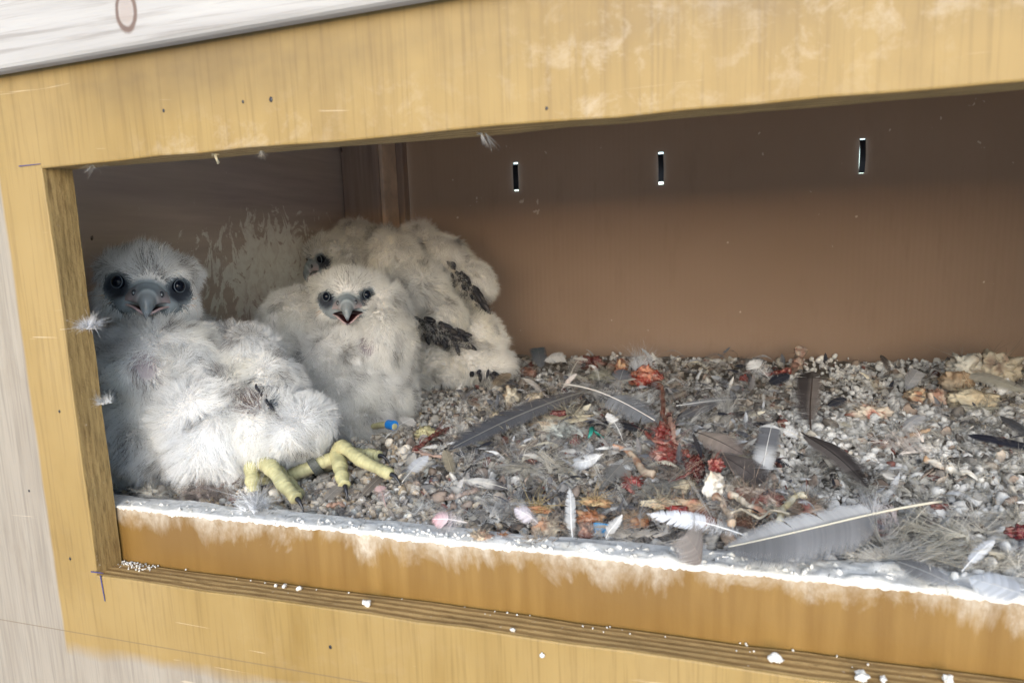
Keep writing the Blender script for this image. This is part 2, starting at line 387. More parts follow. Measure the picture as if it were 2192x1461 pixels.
fb = bpy.data.objects.new('front_board', me); COL.objects.link(fb); fb.parent = box; fb.location = -BOXL
fb['label'] = 'amber varnished plywood front board, weathered pale outside the old cover line'

# rain batten above
pa, pb = P(0, 150, -.011), P(860, 0, -.011); slp = (pb.z-pa.z)/(pb.x-pa.x)
me = boxmesh('rain_batten', FX0-.03, FX1+.03, -.011, -.0005, 0, .14, .0046, 4)
for v in me.vertices: v.co.z += pa.z+(v.co.x-pa.x)*slp                # nailed on slightly out of level
bpart('rain_batten', me, MAT['batten'])['label'] = 'bleached whitish timber batten above the opening'
bpart('floor_board', boxmesh('floor_board', WL-.018, WR+.018, TH+.001, YB+.03, -.062, -.044), MAT['inner'])
bpart('side_wall', boxmesh('side_wall', WL-.018, WL, TH+.001, YB+.03, -.0435, ROOF), MAT['inner'])
bpart('side_wall', boxmesh('side_wall', WR, WR+.018, TH+.001, YB+.03, -.0435, ROOF), MAT['roofwood'])  # this unseen wall and the roof are made pale to bounce light inward
bpart('roof_board', boxmesh('roof_board', WL-.018, WR+.018, TH+.001, YB+.05, ROOF+.001, ROOF+.02), MAT['roofwood'])
bpart('kick_board', boxmesh('kick_board', WL+.001, WR-.001, TH+.0012, TH+.0195, -.0433, KZ, .0016), MAT['kick'])
# corner post and the strip between it and the card
py = 1.75*U
bpart('corner_post', boxmesh('corner_post', WL+.001, -1.447*U, py, py+.047, -.0434, ROOF-.001, .003), MAT['post'])
bpart('post_lit_face', boxmesh('post_lit_face', -1.447*U+.0005, -1.447*U+.006, py+.004, py+.046, -.0434, ROOF-.002, .001), MAT['lit_edge_tone'])  # added strip, its pale colour standing in for the post's lit side
bpart('back_strip', boxmesh('back_strip', WL+.001, -1.40*U, py+.0485, py+.066, -.0434, ROOF-.001, .002), MAT['post'])
# card at the back: a sheet with three slots, black straps threaded through
slots = [((1104, 347), (1104, 409)), ((1415, 325), (1414, 395)), ((1846, 296), (1845, 371))]
sl = []
for (a, b_) in slots:
    pa, pb = P(*a, YB), P(*b_, YB); wd = mpp(pa)*11
    sl.append(((pa.x+pb.x)/2-wd/2, (pa.x+pb.x)/2+wd/2, pb.z, pa.z))
xs = sorted([-1.43*U, WR-.001]+[q for s_ in sl for q in s_[:2]])
bm = bmesh.new(); zb, zt = -.0434, ROOF-.001
def cell(x0, x1, z0, z1):
    for y, fl in ((YB, False), (YB+.0045, True)):
        vs = [bm.verts.new(c) for c in ((x0, y, z0), (x1, y, z0), (x1, y, z1), (x0, y, z1))]; bm.faces.new(vs[::-1] if fl else vs)
    for (xa, za), (xb, zb_) in (((x0, z0), (x0, z1)), ((x1, z0), (x1, z1)), ((x0, z0), (x1, z0)), ((x0, z1), (x1, z1))):
        pass
for i in range(len(xs)-1):
    s_ = [q for q in sl if abs(q[0]-xs[i]) < 1e-9]
    if s_:
        cell(xs[i], xs[i+1], zb, s_[0][2]); cell(xs[i], xs[i+1], s_[0][3], zt)
    else:
        zs = [zb]+sorted(q for s2 in sl for q in s2[2:])+[zt]
        cell(xs[i], xs[i+1], zb, zt)
me = bpy.data.meshes.new('card_panel'); bm.to_mesh(me); bm.free()
card = bpart('card_panel', me, MAT['card']); card['label'] = 'brown corrugated card panel forming the back of the box'
for k, (x0, x1, z0, z1) in enumerate(sl):
    top = .0035*(.8 if k != 2 else .5); bot = (.0018, .0036, .0006)[k]
    zz = np.linspace(z0+bot, z1-top, 9); xm = (x0+x1)/2; hw = (x1-x0)*.52
    V = []; bulge = np.sin(np.linspace(0, math.pi, 9))*.0022
    for z, bq in zip(zz, bulge):
        for xo, yo in ((-hw, -.0006), (hw, -.0006), (hw, .0006), (-hw, .0006)): V.append((xm+xo+(.0006 if k != 2 else .0003)*math.sin((z-z0)*90), YB-.0022-bq+yo+.0022, z))
    Fc = [(i*4+j, i*4+(j+1) % 4, i*4+4+(j+1) % 4, i*4+4+j) for i in range(8) for j in range(4)]+[(3, 2, 1, 0), (32, 33, 34, 35)]
    o = link('cable_tie', mesh('cable_tie', V, Fc, smooth=False), MAT['strap'], card)
# pen marks at the opening's corner
def strip(a, b_, wd, y=-.0006):
    a = Vector(a); b_ = Vector(b_); d = (b_-a).normalized(); n_ = Vector((d.z, 0, -d.x))*wd
    V = [a-n_, b_-n_*.5, b_+n_*.5, a+n_]; V = [(v.x, y, v.z) for v in V]+[(v.x, y+.0003, v.z) for v in V]
    return V, [(0, 1, 2, 3), (7, 6, 5, 4), (0, 4, 5, 1), (1, 5, 6, 2), (2, 6, 7, 3), (3, 7, 4, 0)]
for (a, b_, wd) in (((196, 1222), (222, 1225), .0004), ((216, 1230), (226, 1285), .0004), ((42, 356), (88, 351), .0003)):
    V, Fc = strip(P(*a, 0), P(*b_, 0), wd); bpart('pen_mark', mesh('pen_mark', V, Fc, smooth=False), MAT['pen'])

for (u, v_, r) in ((580, 213, .0011), (520, 218, .0007), (127, 880, .0008), (707, 1384, .0010), (350, 237, .0008), (1170, 232, .0007), (62, 1050, .0007), (150, 1195, .0009)):
    p = P(u, v_, -.0001); v, f = (lambda q: (q[0]*np.array([r, .00025, r*1.3])+np.array(p), [tuple(i) for i in q[1]]))((lambda bm_: (bmesh.ops.create_icosphere(bm_, subdivisions=2, radius=1), (np.array([w_.co[:] for w_ in bm_.verts]), [[w_.index for w_ in fc.verts] for fc in bm_.faces]))[1])(bmesh.new()))
    bpart('nail_hole', mesh('nail_hole', v, f), MAT['strap'])
# crust of droppings over the kick board
NX = 900; NS = 15
xx = np.linspace(WL+.003, WR-.003, NX); x01 = (xx-XL)
lump = fb2(xx*55, 3.1, 1, 4); fine = fb2(xx*420, 7.7, 2, 3)
right = np.clip((xx+.15)/.3, 0, 1)
spike = np.clip(fb2(xx*95, 1.5, 9, 3)-.5, 0, 1)*2
drip = .0012+.0050*np.clip(lump-.45, 0, 1)+.0010*spike+.0030*(fine-.5)+.0020*(fb2(xx*900, 2.2, 3, 2)-.5)
drip = np.clip(drip, .0003, .028)
wtop = .014+.006*fb2(xx*40, 9.2, 4, 3)+.016*right*fb2(xx*25, 4.4, 6, 3)
yk = TH+.0012; V = np.zeros((NX, NS, 3))
for s_ in range(NS):
    if s_ < 9:
        f = s_/8; y = yk+wtop*(1-f); z = KZ+0*xx; th = np.sin(math.pi*(.08+.72*f))
    else:
        f = (s_-8)/(NS-9); y = yk+0*xx; z = KZ-drip*f; th = (1-f)**1.5*.32
    nn = fb2(xx*230, s_*1.7+.3, 11, 3)
    nl = fb2(xx*75, s_*.55+.1, 13, 2)
    t_ = (.0003+(.0010+.0014*right)*nn*nn+(.0012+.0052*right)*np.clip(nl-.42, 0, 1)*2)*th
    if s_ < 8: V[:, s_] = np.stack([xx, y, z+t_+.0002], -1)
    elif s_ == 8: V[:, s_] = np.stack([xx, y-t_*.6-.0003, z+t_*.6+.0002], -1)
    else: V[:, s_] = np.stack([xx, y-t_*.55-.00025+(.0006 if s_ == NS-1 else 0), z], -1)
idx = np.arange(NX*NS).reshape(NX, NS)
Fq = np.stack([idx[:-1, :-1], idx[1:, :-1], idx[1:, 1:], idx[:-1, 1:]], -1).reshape(-1, 4)
bpart('droppings_crust', mesh('droppings_crust', V.reshape(-1, 3), Fq), MAT['lime'])['label'] = 'white crust of dried droppings along the kick board'
# (lumps of droppings are added to the crust once the scatter helper exists)
# crumbs of droppings lying in the corner of the ledge
CR = []
def ico(sub=2):
    bm = bmesh.new(); bmesh.ops.create_icosphere(bm, subdivisions=sub, radius=1); V = np.array([v.co[:] for v in bm.verts]); Fc = np.array([[v.index for v in f.verts] for f in bm.faces]); bm.free(); return V, Fc
IV, IF = ico(2); IV3, IF3 = ico(3)
def rotm(n):
    q = rng.normal(size=(n, 4)); q /= np.linalg.norm(q, axis=1)[:, None]; a, b_, c, d = q.T
    return np.stack([np.stack([1-2*(c*c+d*d), 2*(b_*c-a*d), 2*(b_*d+a*c)], -1), np.stack([2*(b_*c+a*d), 1-2*(b_*b_+d*d), 2*(c*d-a*b_)], -1), np.stack([2*(b_*d-a*c), 2*(c*d+a*b_), 1-2*(b_*b_+c*c)], -1)], 1)
def scatter(cent, sz, flat, base=(IV, IF), lumpy=.22, freq=1.3):
    n = len(cent); bv, bf = base
    sh = 1+lumpy*2*(vnoise(bv[None]*freq+rng.uniform(0, 90, (n, 1, 3)), 3)-.5)
    v = bv[None]*sh[..., None]; s3 = sz[:, None]*np.stack([rng.uniform(.8, 1.25, n), rng.uniform(.8, 1.1, n), flat], -1)
    Rm = rotm(n); v = np.einsum('nij,nkj->nki', Rm, v*s3[:, None]); v = v+cent[:, None]
    f = (bf[None]+(np.arange(n)*len(bv))[:, None, None]).reshape(-1, bf.shape[1])
    return v.reshape(-1, 3), f
n = 150
cx = np.concatenate([rng.uniform(XL+.001, XL+.03, 90), rng.uniform(XL, XR, 60)]); cy = TH-np.abs(rng.normal(0, .004, n)); cy = np.clip(cy, .001, TH)
sz = rng.uniform(.0002, .0007, n)
v, f = scatter(np.stack([cx, cy, ZB+sz*.6], -1), sz, rng.uniform(.5, .9, n))
bpart('dropping_crumbs', mesh('dropping_crumbs', v, f), MAT['lime'])['kind'] = 'stuff'
n = 400; lx = np.concatenate([rng.uniform(XL, XR, 100), XL+.12+rng.random(300)**.8*(XR-XL-.12)]); rr = np.clip((lx+.22)/.4, .12, 1); ly = TH+.002+rng.random(n)*(.006+.016*rr); sz = rng.uniform(.0006, .0016, n)+rng.random(n)**3*.0026*rr
v, f = scatter(np.stack([lx, ly, KZ+.0010-sz*.1], -1), sz, rng.uniform(.35, .7, n), (IV, IF), .45, 1.7)
bpart('dropping_lumps', mesh('dropping_lumps', v, f), MAT['lime'])['kind'] = 'stuff'
big = [(785, 1290, .0022), (1660, 1408, .0026), (608, 1254, .0016), (1095, 1352, .0014), (640, 1258, .0015), (1845, 1446, .0024), (1160, 1402, .0012), (1890, 1452, .0016), (2030, 1455, .0024), (590, 1252, .0013)]
CRUMB = ['white dropping crumb alone on the ledge below the ringed foot', 'largest white dropping crumb on the ledge, below the dark brown feather', 'white crumb in a cluster on the ledge under the gripping foot', 'small white crumb on the ply ledge under the kick board', 'end crumb of the cluster on the ledge under the gripping foot', 'white crumb heap at the lower frame edge, leftmost of three', 'tiny white crumb stuck to the front board below the ledge', 'small white crumb at the lower frame edge, middle of three', 'white crumb at the lower frame edge, rightmost of three', 'leftmost crumb of the cluster on the ledge under the gripping foot']
for (u, v_, r), lb in zip(big, CRUMB):
    p = F(u, v_, ZB+r*.75); p.y = min(max(p.y, .003), TH-r)
    if 'front board' in lb: p = P(u, v_, -r*.6)
    v, f = scatter(np.array([[0, 0, 0]]), np.array([r]), np.array([.7]), (IV3, IF3), .6, 2.0)
    tag(link('dropping_crumb', mesh('dropping_crumb', v, f), MAT['lime'], None, p), lb, 'crumb', 'dropping crumbs on the ledge')

# ------------------------------------------------------------------ litter bed and gravel
def H(x, y):
    x = np.asarray(x, float); y = np.asarray(y, float)
    h = -.004+.010*(fb2(x*14, y*14, 21, 3)-.5)+.004*(fb2(x*60, y*60, 22, 2)-.5)
    h = h+.010*np.clip((y-.48)/.14, 0, 1)*(.6+.8*fb2(x*9, y*3, 24, 2))           # banked against the card
    h = h-.010*np.clip((-.18-x)/.15, 0, 1)*np.clip((.10-y)/.08, 0, 1)             # lower by the front corner
    h = h+.007*np.clip((x+.05)/.25, 0, 1)*np.clip((.12-y)/.09, 0, 1)
    return h
def Hs(p): return float(H(p[0], p[1]))
gx = np.linspace(WL+.002, WR-.002, 230); gy = np.linspace(TH+.020, YB-.0006, 160)
GX, GY = np.meshgrid(gx, gy, indexing='ij'); GH = H(GX, GY)-.003+.003*(fb2(GX*160, GY*160, 31, 2)-.5)
idx = np.arange(GX.size).reshape(GX.shape)
Fq = np.stack([idx[:-1, :-1], idx[1:, :-1], idx[1:, 1:], idx[:-1, 1:]], -1).reshape(-1, 4)
bed = link('litter_ground', mesh('litter_ground', np.stack([GX, GY, GH], -1).reshape(-1, 3), Fq), MAT['bed']); tag(bed, kind='structure')
N = 15500
c = np.stack([rng.uniform(WL+.01, .44, N*3), TH+.024+rng.random(N*3)**1.15*(YB-TH-.03)], -1)
u_, v_ = proj(np.stack([c[:, 0], c[:, 1], 0*c[:, 0]], -1))
keep = (u_ > 150) & (u_ < 2290) & (v_ < 1420)
cover = fb2(c[:, 0]*11, c[:, 1]*11, 41, 3); dens = np.clip(1.15-(c[:, 1]-.30)*2.2, .12, 1)*np.where((u_ > 1000) & (u_ < 1640), .42, 1)
keep &= rng.random(N*3) < dens*np.clip((.74-cover)*4, .25, 1)
c = c[keep][:N]; u_, v_ = u_[keep][:N], v_[keep][:N]; n = len(c)
sz = np.clip(rng.lognormal(math.log(.0025), .34, n), .0010, .0052)
z = H(c[:, 0], c[:, 1])+sz*rng.uniform(-.5, .5, n)+np.where(rng.random(n) < .25, .0028, 0)-.0008
pal = np.array([(.34, .325, .305), (.29, .285, .275), (.40, .385, .36), (.24, .235, .23), (.33, .29, .245), (.45, .44, .42), (.17, .17, .175), (.38, .325, .25), (.27, .29, .30)])
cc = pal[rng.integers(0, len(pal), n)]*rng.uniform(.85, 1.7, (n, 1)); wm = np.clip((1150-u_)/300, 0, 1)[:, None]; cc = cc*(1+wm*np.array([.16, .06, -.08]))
white = np.clip((u_-800)/950, 0, 1)*.95+np.clip((v_-900)/500, 0, 1)*.15*np.clip((u_-900)/400, 0, 1)+.10
wa = np.clip(rng.normal(white, .22), 0, 1)
v, f = scatter(np.stack([c[:, 0], c[:, 1], z], -1), sz, rng.uniform(.42, .85, n), (IV, IF), .34, 1.25)
# the floor goes on past the frame
N2 = 26000; c2 = np.stack([rng.uniform(WL+.01, WR-.01, N2), rng.uniform(TH+.024, YB-.006, N2)], -1); u2, v2 = proj(np.stack([c2[:, 0], c2[:, 1], 0*c2[:, 0]], -1))
c2 = c2[(u2 < 150) | (u2 > 2280) | (v2 > 1415)][:7000]; n2 = len(c2); s2 = np.clip(rng.lognormal(math.log(.0027), .34, n2), .0010, .0052)
IV1, IF1 = ico(1)
ve, fe = scatter(np.stack([c2[:, 0], c2[:, 1], H(c2[:, 0], c2[:, 1])+s2*rng.uniform(-.4, .6, n2)], -1), s2, rng.uniform(.42, .85, n2), (IV1, IF1), .34, 1.25)
f = np.concatenate([f, fe+len(v)]); v = np.concatenate([v, ve])
me = mesh('gravel', v, f)
c4 = np.concatenate([cc, wa[:, None]], 1); c4 = np.repeat(c4, len(IV), 0).astype(np.float32)
ce = np.concatenate([pal[rng.integers(0, len(pal), n2)]*rng.uniform(.75, 1.45, (n2, 1)), np.clip(rng.normal(.75, .25, (n2, 1)), 0, 1)], 1); c4 = np.concatenate([c4, np.repeat(ce, len(IV1), 0)]).astype(np.float32)
a = me.color_attributes.new('col', 'FLOAT_COLOR', 'POINT'); a.data.foreach_set('color', c4.ravel())
gr = link('gravel', me, MAT['pebble']); tag(gr, 'pea gravel splashed with white droppings covering the box floor', 'gravel', kind='stuff')
# ------------------------------------------------------------------ falcon chicks
def eframe(yaw, pitch, roll):              # bird's head faces -y in its own frame
    return Matrix.Rotation(yaw, 3, 'Z') @ Matrix.Rotation(pitch, 3, 'X') @ Matrix.Rotation(roll, 3, 'Y')
class Head:
    def __init__(s, u, v, y, scale, yaw, pitch, roll):
        s.k = .01*scale; s.M = np.array(eframe(R(yaw), R(pitch), R(roll))); c = np.array(P(u, v, y))
        s.o = c-s.M@(np.array([0, -1.75, 0])*s.k)
    def w(s, p): return s.o+(np.asarray(p, float)*s.k)@s.M.T
    def loc(s, p): return ((np.asarray(p, float)-s.o)@s.M)/s.k
def ell(c, r, Rm=None, sub=3):
    V, Fc = ico(sub); V = V*np.asarray(r); V = V if Rm is None else V@np.asarray(Rm).T
    return V+np.asarray(c), [tuple(f) for f in Fc]
def pe(u, v, y, ru, rv, ry, rot=0, sub=3):  # ellipsoid by its outline: pixel half-sizes, real depth
    c = P(u, v, y); k = mpp(c); Rm = Matrix.Rotation(R(rot), 3, 'Y')
    return ell(c, (ru*k, ry, rv*k), Rm, sub)
def remesh(parts, vox, it=6):
    V, Fc, _ = merge(parts); me = mesh('tmp', V, Fc); o = link('tmp', me)
    r = o.modifiers.new('r', 'REMESH'); r.mode = 'VOXEL'; r.voxel_size = vox
    q = o.modifiers.new('s', 'SMOOTH'); q.factor = .5; q.iterations = it
    dg = bpy.context.evaluated_depsgraph_get(); ev = o.evaluated_get(dg); m2 = bpy.data.meshes.new_from_object(ev)
    bpy.data.objects.remove(o); bpy.data.meshes.remove(me); return m2
def skull(h):
    out = []
    for c, r in (((0, .35, .45), (2.45, 2.45, 2.1)), ((1.85, .55, .6), (1.3, 1.5, 1.4)), ((-1.85, .55, .6), (1.3, 1.5, 1.4)), ((1.95, .6, -1.1), (1.2, 1.4, 1.35)), ((-1.95, .6, -1.1), (1.2, 1.4, 1.35)), ((1.25, -.15, -1.35), (1.15, 1.5, 1.1)), ((-1.25, -.15, -1.35), (1.15, 1.5, 1.1)), ((0, -.9, -.5), (1.15, 1.15, 1.1)),
                 ((1.45, -.95, .95), (.85, .7, .5)), ((-1.45, -.95, .95), (.85, .7, .5)), ((0, .2, -1.9), (1.5, 1.6, 1.2))):
        out.append(ell(h.w(c), np.array(r)*h.k, h.M))
    return out
def facemask(L):
    ax = np.abs(L[:, 0])
    d1 = np.sqrt(((ax-2.02)/.90)**2+((L[:, 2]+.38)/1.02)**2); d1 = np.where(L[:, 1] < .25, d1, 9)
    d2 = np.sqrt((ax/1.25)**2+((L[:, 2]+.95)/1.15)**2); d2 = np.where(L[:, 1] < -.6, d2, 9)
    d3 = np.maximum(ax/2.15, np.abs(L[:, 2]+1.65)/.5); d3 = np.where(L[:, 1] < -.25, d3, 9)
    far = np.linalg.norm(L-np.array([0, .1, -.2]), axis=1) > 2.95; d1, d2, d3 = [np.where(far, 9, q) for q in (d1, d2, d3)]
    return np.minimum(d1, np.minimum(d2, d3)), d1
def norm(a): return a/(np.linalg.norm(a, axis=-1, keepdims=True)+1e-12)

def hair(me, n, h, length, colf, name, parent, seed, curl=.75, comb=(0, 0, -1), clump=.5, rad=.00013, bare=(), dark=(), lift=.75):
    rg = np.random.default_rng(seed)
    me.calc_loop_triangles(); T = np.empty(len(me.loop_triangles)*3, np.int32); me.loop_triangles.foreach_get('vertices', T); T = T.reshape(-1, 3)
    V = np.empty(len(me.vertices)*3); me.vertices.foreach_get('co', V); V = V.reshape(-1, 3)
    Nn = np.empty(len(me.vertices)*3); me.vertices.foreach_get('normal', Nn); Nn = Nn.reshape(-1, 3)
    a = np.linalg.norm(np.cross(V[T[:, 1]]-V[T[:, 0]], V[T[:, 2]]-V[T[:, 0]]), axis=1)
    # favour what faces the opening
    fc = norm(V[T].mean(1)-np.array(CAM)); nf = norm(Nn[T].mean(1)); a = a*np.where((fc*nf).sum(1) < .35, 1, .22)
    ti = rg.choice(len(T), n, p=a/a.sum()); b_ = rg.random((n, 2)); fl = b_.sum(1) > 1; b_[fl] = 1-b_[fl]
    bw = np.stack([1-b_.sum(1), b_[:, 0], b_[:, 1]], -1)
    p = (V[T[ti]]*bw[..., None]).sum(1); nr = norm((Nn[T[ti]]*bw[..., None]).sum(1))
    L = h.loc(p); fm, d1 = facemask(L); inhead = np.clip((3.3-np.linalg.norm(L-np.array([0, .3, 0]), axis=1))/.8, 0, 1)
    ok = (fm > 1-.42*rg.random(n)**2.2) & (p[:, 2] > -.012)
    uu, vv = proj(p)
    for (bu, bv, br) in bare: ok &= (np.hypot(uu-bu, vv-bv)+10*(rg.random(n)-.5) > br) | (rg.random(n) < .06)
    p, nr, L, fm, inhead, uu, vv = [q[ok] for q in (p, nr, L, fm, inhead, uu, vv)]; n = len(p)
    # comb: down the body, up and back over the head
    cb = np.broadcast_to(np.asarray(comb, float), p.shape)
    back = norm(np.stack([L[:, 0]*.35, np.ones(n)*.9, .35*np.ones(n)], -1))@h.M.T
    cb = cb*(1-inhead[:, None])+back*inhead[:, None]
    tg = norm(cb-nr*(cb*nr).sum(1)[:, None])
    fz = fbm(p*75, seed, 2); swirl = np.stack([fbm(p*48+k*17, seed+k, 2)-.5 for k in range(3)], -1)*2.2
    d = norm(nr*lift+tg*.50+swirl*.75*(1-.5*inhead[:, None])+rg.normal(0, .16, (n, 3)))
    ln = length*(.62+.55*fz)*rg.uniform(.7, 1.2, n)
    ln = ln*(1-.08*inhead)*np.clip((fm-1)/.6+.26, .10, 1)
    K = 6; t = np.linspace(0, 1, K)
    cv = norm(rg.normal(size=(n, 3)))*curl; cv2 = swirl*.8
    pts = p[:, None]-nr[:, None]*.0012+(d[:, None]*t[None, :, None]+(cv+cv2+np.array([0, 0, -.22])*(1-inhead[:, None]))[:, None]*(t**2)[None, :, None]*.6)*ln[:, None, None]
    # clumps: hairs lean to a neighbour's tip
    nc = max(1, n//11); ci = rg.choice(n, nc, replace=False)
    from mathutils.kdtree import KDTree
    kd = KDTree(nc)
    for i, q in enumerate(ci): kd.insert(p[q], i)
    kd.balance()
    near = np.array([ci[kd.find(q)[1]] for q in p])
    off = pts[near]-pts
    cl = clump*(.5+fz)*(1-.35*inhead)
    pts = pts+off*(cl[:, None, None]*(t**1.6)[None, :, None])
    pts[..., 2] = np.maximum(pts[..., 2], -.0135)
    r_ = rad*np.clip(1.05-t**2*.9, .12, 1)[None]*rg.uniform(.7, 1.25, (n, 1))
    c = colf(p, L, uu, vv, inhead, fz, rg, fm)
    for (bu, bv, br, cc, pr) in dark:
        mk = (np.hypot(uu-bu, vv-bv) < br*rg.uniform(.6, 1.1, n)) & (rg.random(n) < pr); c[mk] = np.array(cc)*rg.uniform(.6, 1.4, (mk.sum(), 1))
    return curves(name, pts, r_, c, MAT['down'], parent)

def chickcol(base, seed):
    def f(p, L, uu, vv, inh, fz, rg, fm):
        n = len(p); b_ = fbm(p*60, seed+40, 3); g = fbm(p*26, seed+50, 2)
        c = np.array(base)[None]*(.86+.22*rg.random((n, 1)))
        c = c*(1-.24*np.clip((b_-.54)*5, 0, 1))[:, None]
        c = c*(np.array([1, 1, 1])-np.clip((g-.45)*2, 0, 1)[:, None]*np.array([.02, .04, .10]))
        sp = (rg.random(n) < np.clip((b_-.585)*1.5, 0, .26)); c[sp] = np.array((.15, .13, .12))*rg.uniform(.6, 1.6, (sp.sum(), 1))
        crown = inh*np.exp(-(L[:, 0]/.75)**2-((L[:, 2]-1.6)/1.3)**2)*(L[:, 1] < 0.6)
        k = rg.random(n) < crown*.22; c[k] = np.array((.14, .13, .13))*rg.uniform(.7, 1.6, (k.sum(), 1))
        ax = np.abs(L[:, 0]); ch = inh*np.exp(-((ax-2.85)/.45)**2-((L[:, 2]+1.35)/.7)**2)*(L[:, 1] < 1.2)
        k = rg.random(n) < ch*.95; c[k] = np.array((.66, .42, .25))*rg.uniform(.7, 1.15, (k.sum(), 1))
        chin = inh*np.exp(-(L[:, 0]/1.2)**2-((L[:, 2]+3.0)/.6)**2); k = rg.random(n) < chin*.6; c[k] = c[k]*np.array((.95, .78, .70))
        edge = inh*np.clip(1.45-fm, 0, .45)*1.6*(L[:, 2] < .55); k = rg.random(n) < edge; c[k] = np.array((.06, .07, .09))*rg.uniform(.6, 1.6, (k.sum(), 1))
        k = (fm < 1.0) & (rg.random(n) < .85); c[k] = np.array((.035, .04, .052))*rg.uniform(.5, 1.6, (k.sum(), 1))
        return np.clip(c, .01, .95)
    return f

def beak(h, chick, openness=0.):
    # upper bill: stations of (culmen y,z), (edge y,z), half width, colour culmen, colour edge
    cere = (.20, .24, .27); horn = (.14, .165, .185); pale = (.21, .235, .255); pink = (.50, .37, .37); dk = (.13, .16, .19)
    S = [((-1.75, .30), (-.95, -1.66), 2.10, (.21, .245, .27), (.27, .24, .25)),
         ((-1.95, .28), (-1.45, -1.38), 1.66, cere, (.34, .27, .28)),
         ((-2.30, -.05), (-1.95, -1.32), 1.22, cere, (.36, .28, .29)),
         ((-2.52, -.32), (-2.25, -1.42), .86, dk, (.30, .26, .27)),
         ((-2.62, -.46), (-2.38, -1.50), .70, (.36, .41, .44), (.34, .31, .33)),
         ((-2.80, -.75), (-2.55, -1.70), .58, pale, horn),
         ((-3.02, -1.25), (-2.78, -1.98), .44, pale, horn),
         ((-3.12, -1.75), (-2.92, -2.28), .29, horn, (.26, .30, .33)),
         ((-3.08, -2.25), (-2.96, -2.55), .16, (.24, .27, .30), (.16, .18, .20)),
         ((-2.96, -2.72), (-2.94, -2.78), .04, (.10, .11, .13), (.10, .11, .13))]
    M_ = 13; V = []; C = []
    for si, (cu, ed, hw, c0, c1) in enumerate(S):
        ex = (3.0, 2.4, 1.7, 1.25, 1.0)[si] if si < 5 else .85
        if si > 4: cu = (cu[0], -.46+(cu[1]+.46)*.88); ed = (ed[0], -.46+(ed[1]+.46)*.88)
        for j in range(M_):
            th = math.pi*j/(M_-1); x = -hw*math.cos(th)*abs(math.cos(th))**-.12 if abs(math.cos(th)) > 1e-6 else 0
            f = max(0., math.sin(th))**ex
            V.append((x, ed[0]+(cu[0]-ed[0])*f, ed[1]+(cu[1]-ed[1])*f))
            k = min(1, f*1.25); C.append([c1[i]*(1-k)+c0[i]*k for i in range(3)])
    n0 = len(V); Fc = [(i*M_+j, i*M_+j+1, (i+1)*M_+j+1, (i+1)*M_+j) for i in range(len(S)-1) for j in range(M_-1)]
    # underside so the bill is solid
    for (cu, ed, hw, c0, c1) in S:
        for j in range(3):
            V.append(((-.8+.8*j)*hw, ed[0]+.25, ed[1]+.08+(.18 if j == 1 else 0))); C.append((.03, .010, .012))
    for i in range(len(S)-1):
        a = n0+i*3; b_ = a+3
        for j in range(2): Fc.append((a+j, b_+j, b_+j+1, a+j+1))
        Fc.append((i*M_, (i+1)*M_, b_, a)); Fc.append(((i+1)*M_+M_-1, i*M_+M_-1, a+2, b_+2))
    me = mesh('upper_beak', h.w(V), Fc, C); o = link('upper_beak', me, MAT['beak'], chick); sm = o.modifiers.new('s', 'SUBSURF'); sm.levels = sm.render_levels = 1
    # nostrils
    for s_ in (-1, 1):
        v, f = ell((s_*.88, -2.14, -.72), (.17, .16, .26), None, 2); link('nostril', mesh('nostril', h.w(v), f, (.035, .04, .05)), MAT['beak'], o)
        v, f = ell((s_*.90, -2.27, -.74), (.06, .06, .07), None, 2); link('nostril_tubercle', mesh('nostril_tubercle', h.w(v), f, (.30, .34, .37)), MAT['beak'], o)
    # lower bill, hinged at the gape
    q = .55*openness
    Lw = [((-.75, -1.72), 2.06, .10), ((-1.35, -1.62-q*.55), 1.72, .20), ((-1.95, -1.75-q*.95), 1.25, .30), ((-2.35, -1.98-q*1.3), .86, .34), ((-2.62, -2.25-q*1.6), .52, .30), ((-2.72, -2.42-q*1.75), .16, .14)]
    V = []; C = []; m2 = 11
    for (yz, hw, dp) in Lw:
        for j in range(m2):
            th = math.pi*j/(m2-1); f = math.sin(th); V.append((-hw*math.cos(th), yz[0]-.10*f, yz[1]-dp*f*1.5)); C.append((.52-.16*f, .38-.06*f, .38-.02*f))
        V.append((hw*.82, yz[0]+.12, yz[1]-.03)); C.append((.035, .011, .013)); V.append((0, yz[0]+.15, yz[1]-.16)); C.append((.02, .006, .007)); V.append((-hw*.82, yz[0]+.12, yz[1]-.03)); C.append((.035, .011, .013))
    m3 = m2+3; Fc = [(i*m3+j, (i+1)*m3+j, (i+1)*m3+(j+1) % m3, i*m3+(j+1) % m3) for i in range(len(Lw)-1) for j in range(m3)]
    Fc.append(tuple((len(Lw)-1)*m3+j for j in range(m3)))
    o2 = link('lower_beak', mesh('lower_beak', h.w(V), Fc, C), MAT['beak'], chick); sm = o2.modifiers.new('s', 'SUBSURF'); sm.levels = sm.render_levels = 1
    if openness > 0:
        v, f = ell((0, -1.5, -1.72-q*.4), (1.5, .85, .22+.3*q), None, 3); link('mouth_lining', mesh('mouth_lining', h.w(v), f, (.012, .004, .005)), MAT['beak'], chick)
